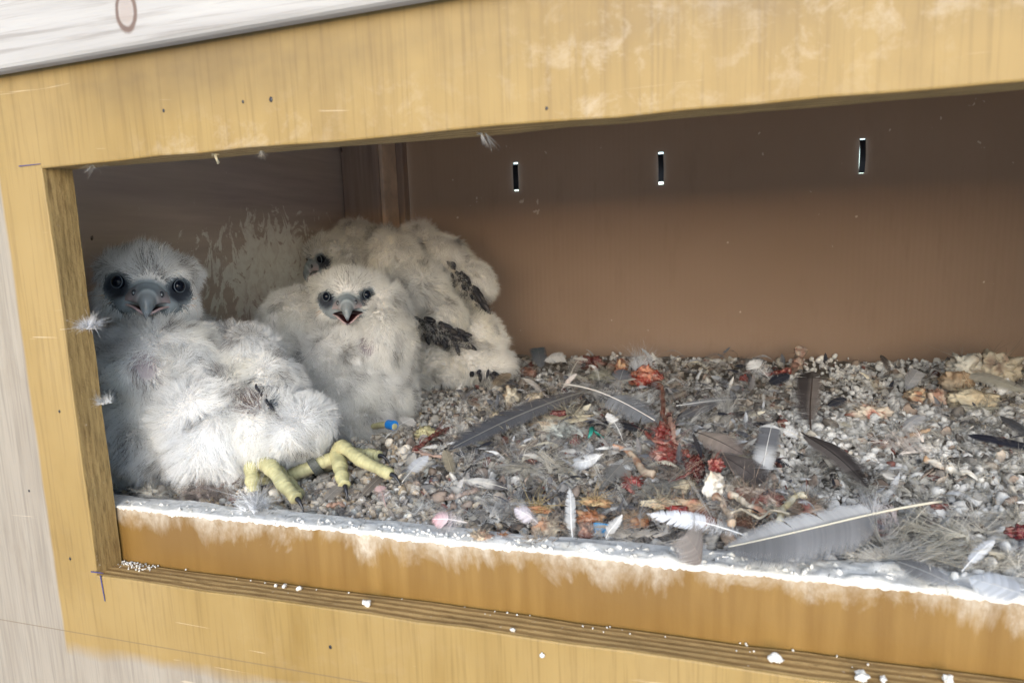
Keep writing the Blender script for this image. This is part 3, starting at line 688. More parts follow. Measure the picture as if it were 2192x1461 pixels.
def eyes(h, chick, sides=(-1, 1)):
    for s_ in sides:
        c = np.array([s_*1.95, -1.22, -.02]); ax = norm(np.array([s_*.42, -.9, 0.05]))
        v, f = ell(c, (.475, .475, .495)); e = link('eye', mesh('eye', h.w(v), f), MAT['eye'], chick)
        t1 = norm(np.cross(ax, [0, 0, 1])); t2 = np.cross(t1, ax); th = np.linspace(0, 2*math.pi, 41)[:-1]
        V = []; Fc = []
        for i, a in enumerate(th):
            dd = math.cos(a)*t1*.93+math.sin(a)*t2*1.06
            for j in range(6):
                b_ = 2*math.pi*j/6; V.append(c+ax*(.235+.04*math.sin(b_))+dd*(.435+.034*math.cos(b_)))
        Fc = [(i*6+j, ((i+1) % 40)*6+j, ((i+1) % 40)*6+(j+1) % 6, i*6+(j+1) % 6) for i in range(40) for j in range(6)]
        link('eyelid_ring', mesh('eyelid_ring', h.w(np.array(V)), Fc), MAT['ring'], e)
def skincol(me, h, bare=()):
    V = np.empty(len(me.vertices)*3); me.vertices.foreach_get('co', V); V = V.reshape(-1, 3); L = h.loc(V); fm, d1 = facemask(L)
    c = np.tile(np.array((.60, .59, .58)), (len(V), 1)); uu, vv = proj(V)
    for (bu, bv, br) in bare: k_ = np.clip((br*1.5-np.hypot(uu-bu, vv-bv))/(br*.4), 0, 1)[:, None]; c = c*(1-k_)+np.array((.30, .27, .29))*k_
    nz = fbm(V*260, 3, 2)[:, None]
    blue = np.array((.030, .036, .050))*(.7+.8*nz); greyc = np.array((.21, .245, .27))*(.8+.4*nz)
    k = np.clip((1.25-fm)/.2, 0, 1)[:, None]; c = c*(1-k)+greyc*k
    k = np.clip((1.02-d1)/.30, 0, 1)[:, None]; c = c*(1-k)+blue*k
    a = me.color_attributes.new('col', 'FLOAT_COLOR', 'POINT'); c4 = np.ones((len(V), 4), np.float32); c4[:, :3] = c; a.data.foreach_set('color', c4.ravel())
    me.polygons.foreach_set('use_smooth', np.ones(len(me.polygons), bool))

def foot(chick, tarsus, toes, ring=None, claws=True, sc=1.0):
    parts = []; col = []
    def limb(path, r0, r1, bumps, swell=0):
        m_ = 110; q = spline(path, m_); t = np.linspace(0, 1, m_); ph = (t+.02*np.sin(t*17+path[0][0]*90)+.008*np.sin(t*61))*bumps; sc_ = np.abs(np.sin(ph*math.pi))**.45
        r = (r0+(r1-r0)*t)*(.965+.05*sc_)
        if swell: r = r*(1+.10*np.exp(-((t-.34)/.07)**2)+.12*np.exp(-((t-.66)/.07)**2)-.10*np.exp(-((t-.5)/.06)**2)-.08*np.exp(-((t-.82)/.06)**2)+.08*np.exp(-((t-.94)/.05)**2))
        r[-4:] *= (.95, .85, .7, .45); v, f = tube(q, r*sc, 14); V3 = v.reshape(m_, 14, 3); low = np.clip(-(V3-q[:, None])[..., 2]/(r*sc)[:, None], 0, 1)
        V3 = V3+(vnoise(V3*700, 4)-.5)[..., None]*np.array([0, 0, 1])*r0*.22*sc; yel = np.array((.425, .405, .225)); dk = np.array((.345, .325, .175)); pad = np.array((.40, .36, .25))
        c = (dk+(yel-dk)*np.clip(sc_*1.15, 0, 1)[:, None])[:, None]*(1-low[..., None])+pad*low[..., None]; c = c*(.75+.5*fbm(V3*240, 5, 3))[..., None]
        return V3.reshape(-1, 3), f, c.reshape(-1, 3)
    parts.append(limb(tarsus, .0050, .0052, 16))
    for tp in toes: parts.append(limb(tp, .0055, .0040, 21, 1))
    V, Fc, C = merge(parts); C = C*(.9+.25*fbm(V*160, 5, 2))[:, None]
    o = link('foot', mesh('foot', V, Fc, C), MAT['foot'], chick)
    if claws:
        for tp in toes:
            e = np.array(tp[-1], float); d = norm(e-np.array(tp[-2], float)); d2 = norm(d+np.array([0, 0, -.9]))
            pth = spline([e-d*.002, e+d*.003+np.array([0, 0, .0006]), e+d*.005+d2*.002, e+d*.005+d2*.006], 10)
            v, f = tube(pth, np.linspace(.0021, .0003, 10)*sc, 8); link('claw', mesh('claw', v, f), MAT['claw'], o)
    if ring:
        a, b_ = [np.array(q, float) for q in ring[:2]]; v, f = tube(np.array([a, a+(b_-a)*.33, a+(b_-a)*.66, b_]), .0074*sc, 20); link('leg_ring', mesh('leg_ring', v, f, None, False), ring[2], o)
    return o

def pinfeathers(chick, specs, name='wing_feather', seed=3, me=None, off=.004):
    from mathutils.bvhtree import BVHTree
    bv = BVHTree.FromPolygons([v.co[:] for v in me.vertices], [p_.vertices[:] for p_ in me.polygons]); org = CAM
    # short dark blades breaking out of the down: (u, v, y, direction in the picture deg, length px, width px)
    rg = np.random.default_rng(seed); parts = []
    for (u, v, y, ang, L, W) in specs:
        hit = bv.ray_cast(org, ray(u, v).normalized())[0]
        if hit is None: hit = P(u, v, y)
        b_ = np.array(hit)-np.array(fwd)*off*rg.uniform(.6, 1.4); k = mpp(b_); d = np.array(rgt)*math.cos(R(ang))-np.array(upv)*math.sin(R(ang)); s_ = np.array(rgt)*math.sin(R(ang))+np.array(upv)*math.cos(R(ang))
        d = d-np.array(fwd)*rg.uniform(-.1, .25); nrm = -np.array(fwd); n = 7; V = []; C = []
        base = np.array((.018, .019, .026))*rg.uniform(.6, 1.9); tip = base+np.array((.08, .065, .05))*rg.random()*(rg.random() < .35)
        for i in range(n):
            t = i/(n-1); wv = W*k*(math.sin(math.pi*min(.97, .12+t*.85))**.7)*.5; c = b_+d*L*k*t+nrm*(.001+.003*math.sin(t*2.6))
            for q, zz in ((-1, 0), (0, .0009), (1, 0)): V.append(c+s_*wv*q+nrm*zz); C.append(base*(1-t)+tip*t)
        Fc = [(i*3+j, i*3+j+1, i*3+4+j, i*3+3+j) for i in range(n-1) for j in range(2)]
        o = link(name, mesh(name, V, Fc, np.array(C)), MAT['soft'], chick); sm = o.modifiers.new('s', 'SOLIDIFY'); sm.thickness = .0003

# ---- the large chick by the jamb
yawA = math.degrees(math.atan2(-.455, .43+.0)) if False else 0
hA = Head(318, 607, .106, 1.05, 43, -3, 8)
chA = empty('falcon_chick', P(400, 1000, .13)); chA.location.z = -.012
def body(name, parts, h, chick, vox=.0028, bare=()):
    me = remesh(parts+skull(h), vox); skincol(me, h, bare)
    V = np.empty(len(me.vertices)*3); me.vertices.foreach_get('co', V); V = V.reshape(-1, 3); Nv = np.empty(V.size); me.vertices.foreach_get('normal', Nv); ih = np.clip((3.4-np.linalg.norm(h.loc(V)-np.array([0, .3, 0]), axis=1))/.9, 0, 1); V = V+Nv.reshape(-1, 3)*(.0042*(1-ih))[:, None]; V[:, 2] = np.maximum(V[:, 2], -.014); me.vertices.foreach_set('co', V.ravel()); me.update()
    return me, link('body', me, MAT['skin'], chick)
A = [pe(390, 905, .125, 168, 115, .070), pe(350, 800, .108, 130, 100, .045), pe(335, 757, .128, 108, 52, .036), pe(300, 870, .105, 85, 120, .05), pe(322, 715, .166, 116, 58, .04), pe(378, 850, .112, 140, 80, .05), pe(420, 780, .16, 70, 60, .04),
     pe(468, 752, .178, 42, 42, .03), pe(515, 750, .155, 30, 42, .022), pe(545, 770, .138, 36, 55, .022, -25), pe(585, 822, .13, 34, 55, .022, -20), pe(460, 830, .165, 90, 90, .05),
     pe(598, 915, .106, 86, 60, .036, 8), pe(505, 925, .102, 95, 75, .045), pe(470, 880, .108, 85, 80, .05), pe(265, 950, .10, 45, 65, .035), pe(650, 915, .098, 40, 40, .025)]
meA, bA = body('body', A, hA, chA, bare=((312, 787, 22), (530, 855, 18)))
# ---- the chick sitting behind the ringed foot
hB = Head(742, 632, .25, .93, 27, -4, 0)
chB = empty('falcon_chick', P(760, 930, .25)); chB.location.z = -.008
B = [pe(757, 850, .262, 96, 92, .052), pe(745, 775, .27, 88, 70, .046), pe(742, 705, .292, 66, 50, .034), pe(640, 690, .285, 62, 62, .035), pe(600, 740, .28, 38, 75, .03, 8), pe(660, 790, .27, 70, 80, .04),
     pe(835, 720, .285, 28, 100, .03), pe(840, 840, .285, 30, 70, .03), pe(700, 900, .25, 70, 50, .04), pe(765, 905, .235, 70, 42, .032), pe(855, 865, .275, 18, 32, .02)]
meB, bB = body('body', B, hB, chB, bare=((785, 738, 20),))
# ---- the hunched chick in the corner
hC = Head(666, 556, .420, 1.0, -38, 8, 0)
chC = empty('falcon_chick', P(900, 800, .45)); chC.location.z = -.004
C_ = [pe(735, 545, .455, 52, 40, .035), pe(770, 515, .475, 50, 30, .03, 15), pe(820, 545, .475, 45, 50, .035), pe(850, 565, .435, 62, 50, .03, 48), pe(900, 625, .425, 70, 52, .03, 48), pe(945, 680, .425, 48, 40, .026, 40),
      pe(905, 525, .495, 45, 34, .03, 40), pe(960, 560, .485, 62, 38, .03, 44), pe(1015, 605, .48, 36, 36, .026, 44), pe(880, 720, .47, 60, 90, .04), pe(980, 680, .49, 50, 60, .03), pe(930, 770, .43, 48, 48, .035), pe(905, 800, .42, 40, 32, .03),
      pe(1010, 760, .45, 62, 44, .04, 15), pe(1055, 785, .455, 38, 28, .03, 10), pe(1030, 720, .465, 35, 48, .03, -30), pe(950, 790, .44, 80, 30, .035)]
meC, bC = body('body', C_, hC, chC)

hair(meA, 130000, hA, .0108, chickcol((.86, .865, .87), 1), 'down', chA, 11, bare=((312, 787, 20), (530, 852, 12)),
     dark=((508, 672, 18, (.10, .10, .12), .6), (488, 715, 26, (.34, .33, .34), .45), (476, 790, 24, (.36, .34, .34), .45), (500, 840, 22, (.34, .31, .31), .4), (535, 855, 30, (.17, .11, .10), .55), (565, 830, 12, (.02, .02, .03), .85), (545, 808, 7, (.02, .02, .03), .9), (580, 868, 12, (.05, .08, .11), .8), (330, 850, 10, (.1, .09, .09), .5), (420, 770, 12, (.1, .09, .09), .4), (310, 790, 40, (.30, .26, .26), .3)))  # grey spots between chest and wing paint in the crease's shade
hair(meB, 105000, hB, .0100, chickcol((.86, .855, .84), 2), 'down', chB, 12, bare=((785, 738, 21), (760, 765, 8)), dark=((640, 760, 16, (.12, .12, .13), .45), (870, 800, 8, (.12, .09, .08), .6)))
hair(meC, 88000, hC, .0105, chickcol((.91, .90, .88), 3), 'down', chC, 13, dark=((905, 703, 22, (.022, .022, .03), .8), (940, 718, 26, (.022, .022, .03), .85), (980, 730, 28, (.022, .022, .03), .85), (1035, 655, 20, (.02, .02, .03), .8), (965, 560, 10, (.03, .03, .04), .5), (975, 600, 14, (.03, .03, .04), .6), (1000, 625, 16, (.03, .03, .04), .6), (870, 600, 14, (.15, .13, .13), .35), (1040, 800, 20, (.05, .05, .06), .5), (925, 660, 10, (.2, .17, .16), .3)))
beak(hA, chA, -.4); eyes(hA, chA); beak(hB, chB, .32); eyes(hB, chB); beak(hC, chC, -.4); eyes(hC, chC)
sp = []
rg = np.random.default_rng(5)
for i in range(84):
    t = rg.random(); sp.append((884+t*118+rg.normal(0, 3), 688+t*34+rg.uniform(-16, 20), .40, rg.uniform(0, 75), rg.uniform(18, 32), rg.uniform(8, 12)))
for i in range(30):
    t = rg.random(); sp.append((958+t*72+rg.normal(0, 3), 556+t*88+rg.normal(0, 4+8*t), .46, rg.uniform(40, 75), rg.uniform(12, 24), rg.uniform(6, 9)))
for i in range(14):
    t = rg.random(); sp.append((1012+t*26, 622+t*30+rg.normal(0, 5), .456, rg.uniform(45, 68), rg.uniform(26, 42), rg.uniform(8, 11)))
for i in range(10): sp.append((1010+rg.random()*50, 790+rg.random()*12, .415, rg.uniform(20, 140), rg.uniform(10, 18), rg.uniform(5, 8)))
pinfeathers(chC, sp, me=meC, off=.0075)
pinfeathers(chA, [(560+i*8, 820+i*10, .098, 55, 20, 6) for i in range(5)], 'wing_feather', 6, meA, .010)
# down fringe lying over the dark quills
from mathutils.bvhtree import BVHTree
def fringe(me, chick, line, n, length, col, seed, off):
    rg = np.random.default_rng(seed); bv = BVHTree.FromPolygons([v.co[:] for v in me.vertices], [p_.vertices[:] for p_ in me.polygons]); Q = []
    for i in range(n):
        t = rg.random()*(len(line)-1); j = int(t); f = t-j; u = line[j][0]*(1-f)+line[j+1][0]*f+rg.normal(0, 5); v = line[j][1]*(1-f)+line[j+1][1]*f+rg.normal(0, 7)
        h = bv.ray_cast(CAM, ray(u, v).normalized())[0]
        if h is not None: Q.append(np.array(h)-np.array(fwd)*off*rg.uniform(.5, 1.1))
    Q = np.array(Q); n = len(Q); a = rg.uniform(0, 2*math.pi, n); d = np.cos(a)[:, None]*np.array(rgt)+np.sin(a)[:, None]*np.array(upv)*.9-np.array(upv)*.35-np.array(fwd)*rg.uniform(0, .6, (n, 1))
    t = np.linspace(0, 1, 6); cv = rg.normal(size=(n, 3))*.5; pts = Q[:, None]+(d[:, None]*t[None, :, None]+cv[:, None]*(t**2)[None, :, None]*.5)*(length*rg.uniform(.4, 1.1, n))[:, None, None]
    curves('down_fringe', pts, np.broadcast_to(.00011*np.clip(1.1-t, .2, 1), (n, 6)), np.array(col)*rg.uniform(.5, 1.05, (n, 1)), MAT['down'], chick)
fringe(meC, chC, [(880, 690), (945, 712), (1010, 732)], 900, .011, (.80, .78, .76), 3, .016)
fringe(meC, chC, [(958, 552), (990, 610), (1045, 655)], 420, .009, (.80, .78, .76), 4, .015)
# feet
def G(u, v, z=.004): q = F(u, v, z); return (q.x, q.y, q.z)
def up(u, v, y, dz=0): q = P(u, v, y); return (q.x, q.y, q.z+dz)
foot(chA, [up(575, 930, .10), up(562, 955, .088), up(556, 985, .077)],
     [[up(556, 985, .077), up(540, 1000, .070), up(541, 1030, .064), up(544, 1052, .062)], [up(556, 985, .077), up(580, 1000, .068), up(607, 1035, .058), up(636, 1068, .049)],
      [up(558, 985, .080), up(592, 1010, .078), up(622, 1040, .071), up(642, 1062, .064)], [up(556, 988, .080), up(566, 1015, .084), up(570, 1035, .084)]], sc=1.05)
foot(chA, [up(285, 990, .10), up(262, 1000, .085), up(250, 1012, .075)], [[up(250, 1012, .075), up(243, 1030, .066), up(238, 1046, .060)], [up(250, 1012, .075), up(228, 1040, .070), up(205, 1055, .066)]])
ra, rb = np.array(up(667, 1000, .096)), np.array(up(682, 990, .099))
foot(chB, [up(610, 1022, .088), up(655, 1004, .094), up(700, 985, .102), up(722, 978, .106)],
     [[up(720, 975, .106), up(733, 962, .106, .002), up(775, 985, .094), up(838, 1016, .079)], [up(722, 978, .104), up(728, 998, .092), up(732, 1020, .083), up(738, 1040, .077)],
      [up(722, 972, .108), up(755, 972, .112), up(795, 974, .110), up(812, 976, .108)], [up(718, 982, .106), up(700, 992, .114), up(690, 1000, .120)]], ring=(ra, rb, MAT['rubber']))
bl, br = np.array(up(832, 908, .187)), np.array(up(844, 910, .183))
foot(chB, [up(800, 912, .205), up(830, 908, .188), up(846, 911, .183, -.001)], [], ring=(bl, br, MAT['blue']), sc=.55, claws=False)
# bare crop skin shining through the down
tag(chA, 'biggest white downy falcon chick, pressed against the post of the opening', 'falcon chick', 'falcon chicks huddled in the corner of the box')
tag(chB, 'white downy falcon chick with open beak, facing forward in the middle of the huddle', 'falcon chick', 'falcon chicks huddled in the corner of the box')
tag(chC, 'hunched falcon chick with dark wing quills, turned away in the back corner', 'falcon chick', 'falcon chicks huddled in the corner of the box')
# ------------------------------------------------------------------ feathers
def feather_mesh(L, W, curl=.08, side=0., asym=1., nb=62, down=.22, quill=.16, tipr=.5, fray=.05, cols=None, seed=0, cup=.18):
    """vane as overlapping barbs each side of the shaft, fluffy at the foot; lies along +y, face +z"""
    rg = np.random.default_rng(seed)
    def rach(t): return np.stack([side*L*np.sin(t*math.pi*.5)**2, L*t, curl*L*np.sin(t*math.pi*.9)], -1)
    V = []; Fc = []; C = []; n = 0; t0 = quill
    for s_ in (-1, 1):
        off = 0.; gap = 0
        for i in range(nb):
            f = i/(nb-1); t = t0+(1-t0)*f
            if rg.random() < fray: off = rg.uniform(-.05, .10); gap = rg.integers(2, 7)
            if gap > 0: gap -= 1
            else: off *= .5
            fl = max(0., 1-f/max(down, 1e-3)) if down > 0 else 0.      # fluffiness
            prof = (min(1, .30+f*2.6)**.8*(1-max(0, (f-tipr)/(1-tipr))**1.9*.97))
            w = W*(asym if s_ > 0 else 1)*prof*(1+fl*rg.uniform(-.3, .5))*rg.uniform(.97, 1.02)
            sweep = (.52-.25*fl)*w+off*L*.2
            b0 = rach(np.array(t)); dt = (1-t0)*L/nb; hw = dt*(.62 if fl < .05 else .20)
            K = 4; bv = (.84+.30*float(vnoise(np.array([f*17., s_*3.1, seed*.7]), 2)))*rg.uniform(.93, 1.07)
            for k in range(K+1):
                q = k/K; x = s_*w*q; y = sweep*q**1.5+(off*L*.10*q); z = -cup*w*q*q+fl*rg.uniform(-.15, .35)*w*q
                if fl > .05: x += rg.normal(0, .06)*w*q; y += rg.normal(0, .10)*w*q
                wd = hw*(1-.75*q**3)
                V.append((b0[0]+x, b0[1]+y-wd, b0[2]+z)); V.append((b0[0]+x, b0[1]+y+wd, b0[2]+z+.00002*((i % 2)*2-1)))
                tt = min(1., (b0[1]+y)/L); c = np.array(cols(tt, s_*q, fl))*bv*(1-.06*q*((i//5) % 2)); C += [c, c]
            for k in range(K): a = n+2*k; Fc.append((a, a+1, a+3, a+2))
            n += 2*(K+1)
    pv = (np.array(V), Fc, np.array(C))
    t = np.linspace(-.02, .985, 18); r = L*.0046*np.clip(1.1-t, .08, 1)+.00012; v, f = tube(rach(t)+np.array([0, 0, L*.002]), r, 6)
    return pv, (v, f)
def frame(base, tip, roll, face=0.):
    y = (tip-base).normalized(); z = (Vector((0, 0, 1))*(1-face)+(CAM-base).normalized()*face).normalized(); x = y.cross(z).normalized(); z = x.cross(y)
    m_ = Matrix((x, y, z)).transposed() @ Matrix.Rotation(R(roll), 3, 'Y'); m_ = m_.to_4x4(); m_.translation = base; return m_
def feather(label, base, tip, wpx, cols, zb=.004, zt=.006, roll=0, face=.5, rcol=(.55, .52, .45), group='loose feathers in the nest litter', name='feather', **k):
    b_ = F(*base, zb); b_ = F(*base, zb+Hs(b_)+.003); t_ = F(*tip, zt); t_ = F(*tip, zt+Hs(t_)+.003)
    L = (t_-b_).length; W = wpx*mpp((b_+t_)/2)/2
    pv, ps = feather_mesh(L, W, cols=cols, seed=len(bpy.data.objects), **k)
    o = link(name, mesh(name, *pv), MAT['feather']); o.matrix_world = frame(b_, t_, 0, face); o.location.z += W*.75*face
    link('quill', mesh('quill', ps[0], ps[1], rcol), MAT['quill'], o)
    return tag(o, label, 'feather', group)
def ramp(*st):
    def f(t, q, fl):
        for (a, ca), (b_, cb) in zip(st[:-1], st[1:]):
            if t <= b_:
                k = 0 if b_ == a else max(0, (t-a)/(b_-a)); c = np.array(ca)*(1-k)+np.array(cb)*k; break
        else: c = np.array(st[-1][1])
        return c*(1-fl*.6)+np.array((.55, .54, .52))*fl*.6 if fl > 0 else c
    return f
WHT, SIL, GRY, DGR, BLK, BRN, DBR, CRM, PNK = (.62, .62, .62), (.42, .43, .45), (.33, .34, .36), (.12, .125, .14), (.022, .024, .034), (.20, .17, .145), (.075, .062, .058), (.56, .52, .42), (.62, .40, .40)
def bigf(t, q, fl):
    c = np.array((.31, .315, .325)) if q > 0 else np.array((.13, .132, .14)); edge = abs(q)
    c = c*(1+.45*edge*edge) if q < 0 else c*(1+.22*edge)
    if t > .72: c = c*(1-(t-.72)*1.7)
    return c*(1-fl*.5)+np.array((.62, .52, .52))*fl*.5
def f16(t, q, fl): return np.array(WHT)*(1-max(0, min(1, (t-.38)/.2)))+np.array((.15, .155, .17))*max(0, min(1, (t-.38)/.2)) if t < .92 else np.array(WHT)
def dark14(t, q, fl): c = np.array((.060, .052, .052)) if q < 0 else np.array((.155, .135, .125)); return c*(1.1 if t < .8 else .6)
feather('big silver grey wing feather lying along the crust by the kick board', (2005, 1110), (1540, 1196), 128, bigf, .012, .012, face=.85, curl=.03, side=-.03, asym=.52, nb=120, down=.16, quill=.24, tipr=.62, fray=.035, rcol=(.60, .56, .46))
feather('upper of the two joined dark brown feathers standing on white gravel', (1735, 930), (1722, 812), 74, dark14, .003, .030, roll=-6, curl=.06, side=.06, asym=.55, nb=80, down=.06, quill=.05, tipr=.75, fray=.06, rcol=(.05, .035, .03))
feather('lower dark brown feather pointing at the tip of the big grey one', (1718, 938), (1838, 1066), 66, dark14, .010, .006, roll=10, curl=.05, side=-.05, asym=.6, nb=84, down=.05, quill=.07, tipr=.66, fray=.02, rcol=(.045, .04, .04))
feather('white feather with grey band and white tip beside the dark pair', (1626, 1046), (1652, 920), 50, f16, .006, .024, roll=0, curl=.05, asym=.9, nb=76, down=.08, quill=.05, tipr=.86, fray=.02, rcol=(.75, .74, .72))
feather('dark brown rounded feather between red flesh and the white feather', (1540, 985), (1632, 1050), 78, ramp((0, DBR), (.6, (.10, .085, .08)), (1, (.05, .045, .045))), .014, .008, roll=18, curl=.06, asym=.5, nb=70, down=0, quill=.05, tipr=.78, fray=.02, rcol=(.05, .04, .04))
feather('brown feather fan with combed barbs above the red meat clump', (1490, 935), (1590, 985), 62, ramp((0, BRN), (.5, (.24, .20, .175)), (1, (.16, .13, .12))), .018, .014, roll=12, curl=.05, asym=.9, nb=60, down=.05, quill=.05, fray=.15, rcol=(.03, .025, .025))
feather('black slim feather stub sticking out by the red meat clump', (1506, 992), (1484, 930), 12, ramp((0, BLK), (1, (.04, .035, .035))), .012, .024, curl=.03, nb=40, down=0, fray=.05, rcol=(.03, .03, .03))
feather('long charcoal flight feather lying diagonally over the dried skin', (1262, 842), (962, 976), 44, ramp((0, (.15, .14, .14)), (.5, (.115, .12, .135)), (1, (.085, .09, .105))), .014, .007, roll=-14, curl=.03, asym=1.7, nb=130, down=.05, quill=.06, tipr=.70, fray=.06, rcol=(.22, .22, .22))
feather('torn grey feather with thick bare white quill behind the charcoal one', (1206, 832), (1408, 922), 62, ramp((0, (.40, .38, .37)), (.55, (.26, .27, .29)), (1, (.16, .17, .19))), .022, .014, roll=8, curl=.06, nb=80, down=.28, quill=.44, tipr=.65, fray=.2, rcol=(.80, .77, .72))
feather('small clean white feather beside the ringed toes', (862, 1036), (916, 982), 30, ramp((0, WHT), (1, (.70, .71, .74))), .004, .012, roll=20, curl=.08, nb=60, down=.25, quill=.08, fray=.06, rcol=(.78, .77, .75))
feather('curved white feather lying belly down on the gravel in mid litter', (1290, 978), (1216, 994), 36, ramp((0, WHT), (.6, (.62, .64, .66)), (1, SIL)), .010, .006, roll=-38, curl=-.16, nb=70, down=.06, quill=.03, fray=.03, rcol=(.75, .74, .72))
feather('upright narrow white feather above the blue ring', (1227, 1164), (1206, 1054), 24, ramp((0, (.5, .5, .5)), (.5, (.42, .425, .43)), (1, (.5, .5, .5))), .003, .020, roll=-8, curl=.16, side=.10, nb=80, down=.15, quill=.04, tipr=.45, fray=.35, rcol=(.78, .77, .75))
feather('white feather with pink stained barbs by the front crust', (1000, 1126), (926, 1120), 44, ramp((0, WHT), (.4, (.70, .60, .62)), (1, (.50, .28, .30))), .008, .010, curl=.10, nb=46, down=.5, quill=.1, fray=.4, rcol=(.75, .70, .70))
feather('pale lilac feather curling near the dried cream scraps', (1156, 1130), (1100, 1096), 40, ramp((0, (.66, .62, .66)), (1, (.52, .48, .52))), .006, .016, roll=15, curl=.12, nb=50, down=.3, quill=.1, fray=.25, rcol=(.7, .66, .66))
feather('pale feather with a sooty tip beside the pinkish bone', (985, 1032), (1092, 1054), 28, ramp((0, (.60, .58, .54)), (.6, (.50, .48, .45)), (.75, (.12, .11, .11)), (1, (.09, .085, .085))), .006, .005, roll=-10, curl=.08, nb=64, down=.15, quill=.06, fray=.08, rcol=(.6, .57, .5))
feather('small olive brown feather standing below the charcoal one', (970, 1022), (952, 966), 26, ramp((0, (.22, .19, .14)), (1, (.30, .265, .20))), .003, .014, curl=.05, nb=50, down=.08, quill=.04, fray=.05, rcol=(.30, .27, .2))
feather('long white tattered feather below the red carcass piece', (1590, 1152), (1392, 1102), 46, ramp((0, WHT), (.5, (.80, .80, .82)), (1, (.66, .66, .68))), .013, .015, roll=-20, curl=.07, side=-.05, nb=100, down=.35, quill=.05, fray=.2, rcol=(.8, .79, .77))
feather('pale curved feather standing against the blue ring', (1297, 1160), (1322, 1096), 24, ramp((0, (.34, .34, .35)), (.6, (.38, .38, .385)), (1, (.5, .5, .5))), .004, .022, roll=25, curl=.2, side=.2, nb=70, down=.3, quill=.05, fray=.3, rcol=(.7, .7, .7))
feather('broad grey brown feather stuck on end behind the white crust', (1500, 1222), (1466, 1158), 92, ramp((0, (.18, .155, .145)), (1, (.25, .225, .21))), .002, .020, roll=-25, curl=.10, nb=60, down=0, quill=.03, tipr=.85, fray=.12, rcol=(.2, .17, .16))
feather('small white feather tucked under the lower dark brown one', (1722, 946), (1676, 924), 22, ramp((0, WHT), (1, (.82, .82, .82))), .006, .010, curl=.08, nb=40, down=.3, quill=.05, fray=.1, rcol=(.7, .62, .45))
feather('blue black long feather lying on gravel at the frame edge', (2240, 972), (2072, 936), 24, ramp((0, BLK), (1, (.018, .02, .032))), .006, .007, roll=-15, curl=.04, nb=90, down=0, quill=.02, tipr=.72, fray=.02, rcol=(.03, .03, .04))
feather('dark slate feather above the blue black one at the frame edge', (2235, 962), (2142, 898), 32, ramp((0, DGR), (1, (.10, .10, .105))), .008, .012, roll=20, curl=.05, asym=.6, nb=70, down=0, quill=.02, fray=.05, rcol=(.1, .1, .1))
feather('cream stained feather lying on the heap by the card', (2200, 848), (2080, 808), 36, ramp((0, CRM), (1, (.50, .47, .40))), .028, .030, roll=-10, curl=.04, nb=80, down=.05, quill=.03, tipr=.8, fray=.05, rcol=(.5, .47, .4))
feather('little white oval feather hanging on the cream stained one', (2158, 812), (2140, 848), 22, ramp((0, (.70, .71, .73)), (1, WHT)), .034, .020, curl=.10, nb=46, down=0, quill=.04, fray=.03, rcol=(.75, .75, .75))
feather('small blue black feather beside the upper dark brown one', (1770, 872), (1812, 858), 24, ramp((0, BLK), (1, (.02, .022, .03))), .008, .012, curl=.08, nb=46, down=0, quill=.04, fray=.03, rcol=(.03, .03, .03))
feather('white feather fan standing by the bloody bone stump', (1652, 826), (1606, 782), 46, ramp((0, (.55, .57, .60)), (1, WHT)), .004, .022, curl=.10, nb=46, down=.6, quill=.1, fray=.4, rcol=(.7, .7, .7))
feather('dark navy feather below the white feather fan', (1640, 830), (1690, 808), 30, ramp((0, (.03, .033, .045)), (1, BLK)), .004, .014, curl=.08, nb=46, down=.1, quill=.05, fray=.08, rcol=(.05, .05, .05))
feather('cream white fluffed feather at the foot of the card', (1218, 822), (1236, 776), 40, ramp((0, (.45, .43, .40)), (.5, (.70, .67, .62)), (1, (.80, .77, .72))), .004, .020, curl=.14, side=.1, nb=40, down=.7, quill=.08, fray=.5, rcol=(.7, .67, .6))
feather('dark teal feather tip leaning on the card beside the chick', (1160, 795), (1150, 752), 36, ramp((0, DGR), (1, (.035, .045, .055))), .004, .020, curl=.1, nb=40, down=0, quill=.05, tipr=.8, fray=.05, rcol=(.1, .1, .1))
feather('smooth pale grey feather curled at the card beside the teal tip', (1165, 778), (1208, 772), 30, ramp((0, (.40, .40, .40)), (1, (.46, .455, .45))), .010, .012, roll=-25, curl=.2, nb=60, down=0, quill=.04, tipr=.8, fray=.01, rcol=(.5, .5, .5))
feather('slim pale feather crossing the shells in the back litter', (1168, 850), (1120, 814), 14, ramp((0, (.36, .33, .31)), (1, (.60, .57, .54))), .010, .016, curl=.1, nb=46, down=.05, quill=.05, fray=.03, rcol=(.5, .45, .4))
feather('thin pinkish white feather standing over the bare white quill', (1202, 836), (1234, 803), 12, ramp((0, (.55, .48, .45)), (1, (.72, .67, .64))), .016, .026, curl=.1, nb=36, down=.1, quill=.1, fray=.1, rcol=(.7, .6, .55))
feather('smoky grey plume in front of the raw red lump', (1318, 858), (1335, 800), 46, ramp((0, (.34, .34, .35)), (.5, (.15, .155, .17)), (1, (.07, .075, .09))), .005, .022, curl=.1, nb=50, down=.5, quill=.08, fray=.3, rcol=(.4, .4, .4))
feather('white spiky feather rising beside the green scrap', (1332, 945), (1314, 888), 26, ramp((0, (.62, .62, .62)), (1, (.72, .72, .72))), .004, .018, curl=.1, side=-.15, nb=44, down=.5, quill=.1, fray=.5, rcol=(.7, .7, .68))
feather('black narrow feather under the torn grey feather', (1390, 925), (1275, 912), 22, ramp((0, BLK), (1, (.03, .03, .035))), .006, .006, curl=.06, nb=70, down=0, quill=.05, fray=.1, rcol=(.03, .03, .03))
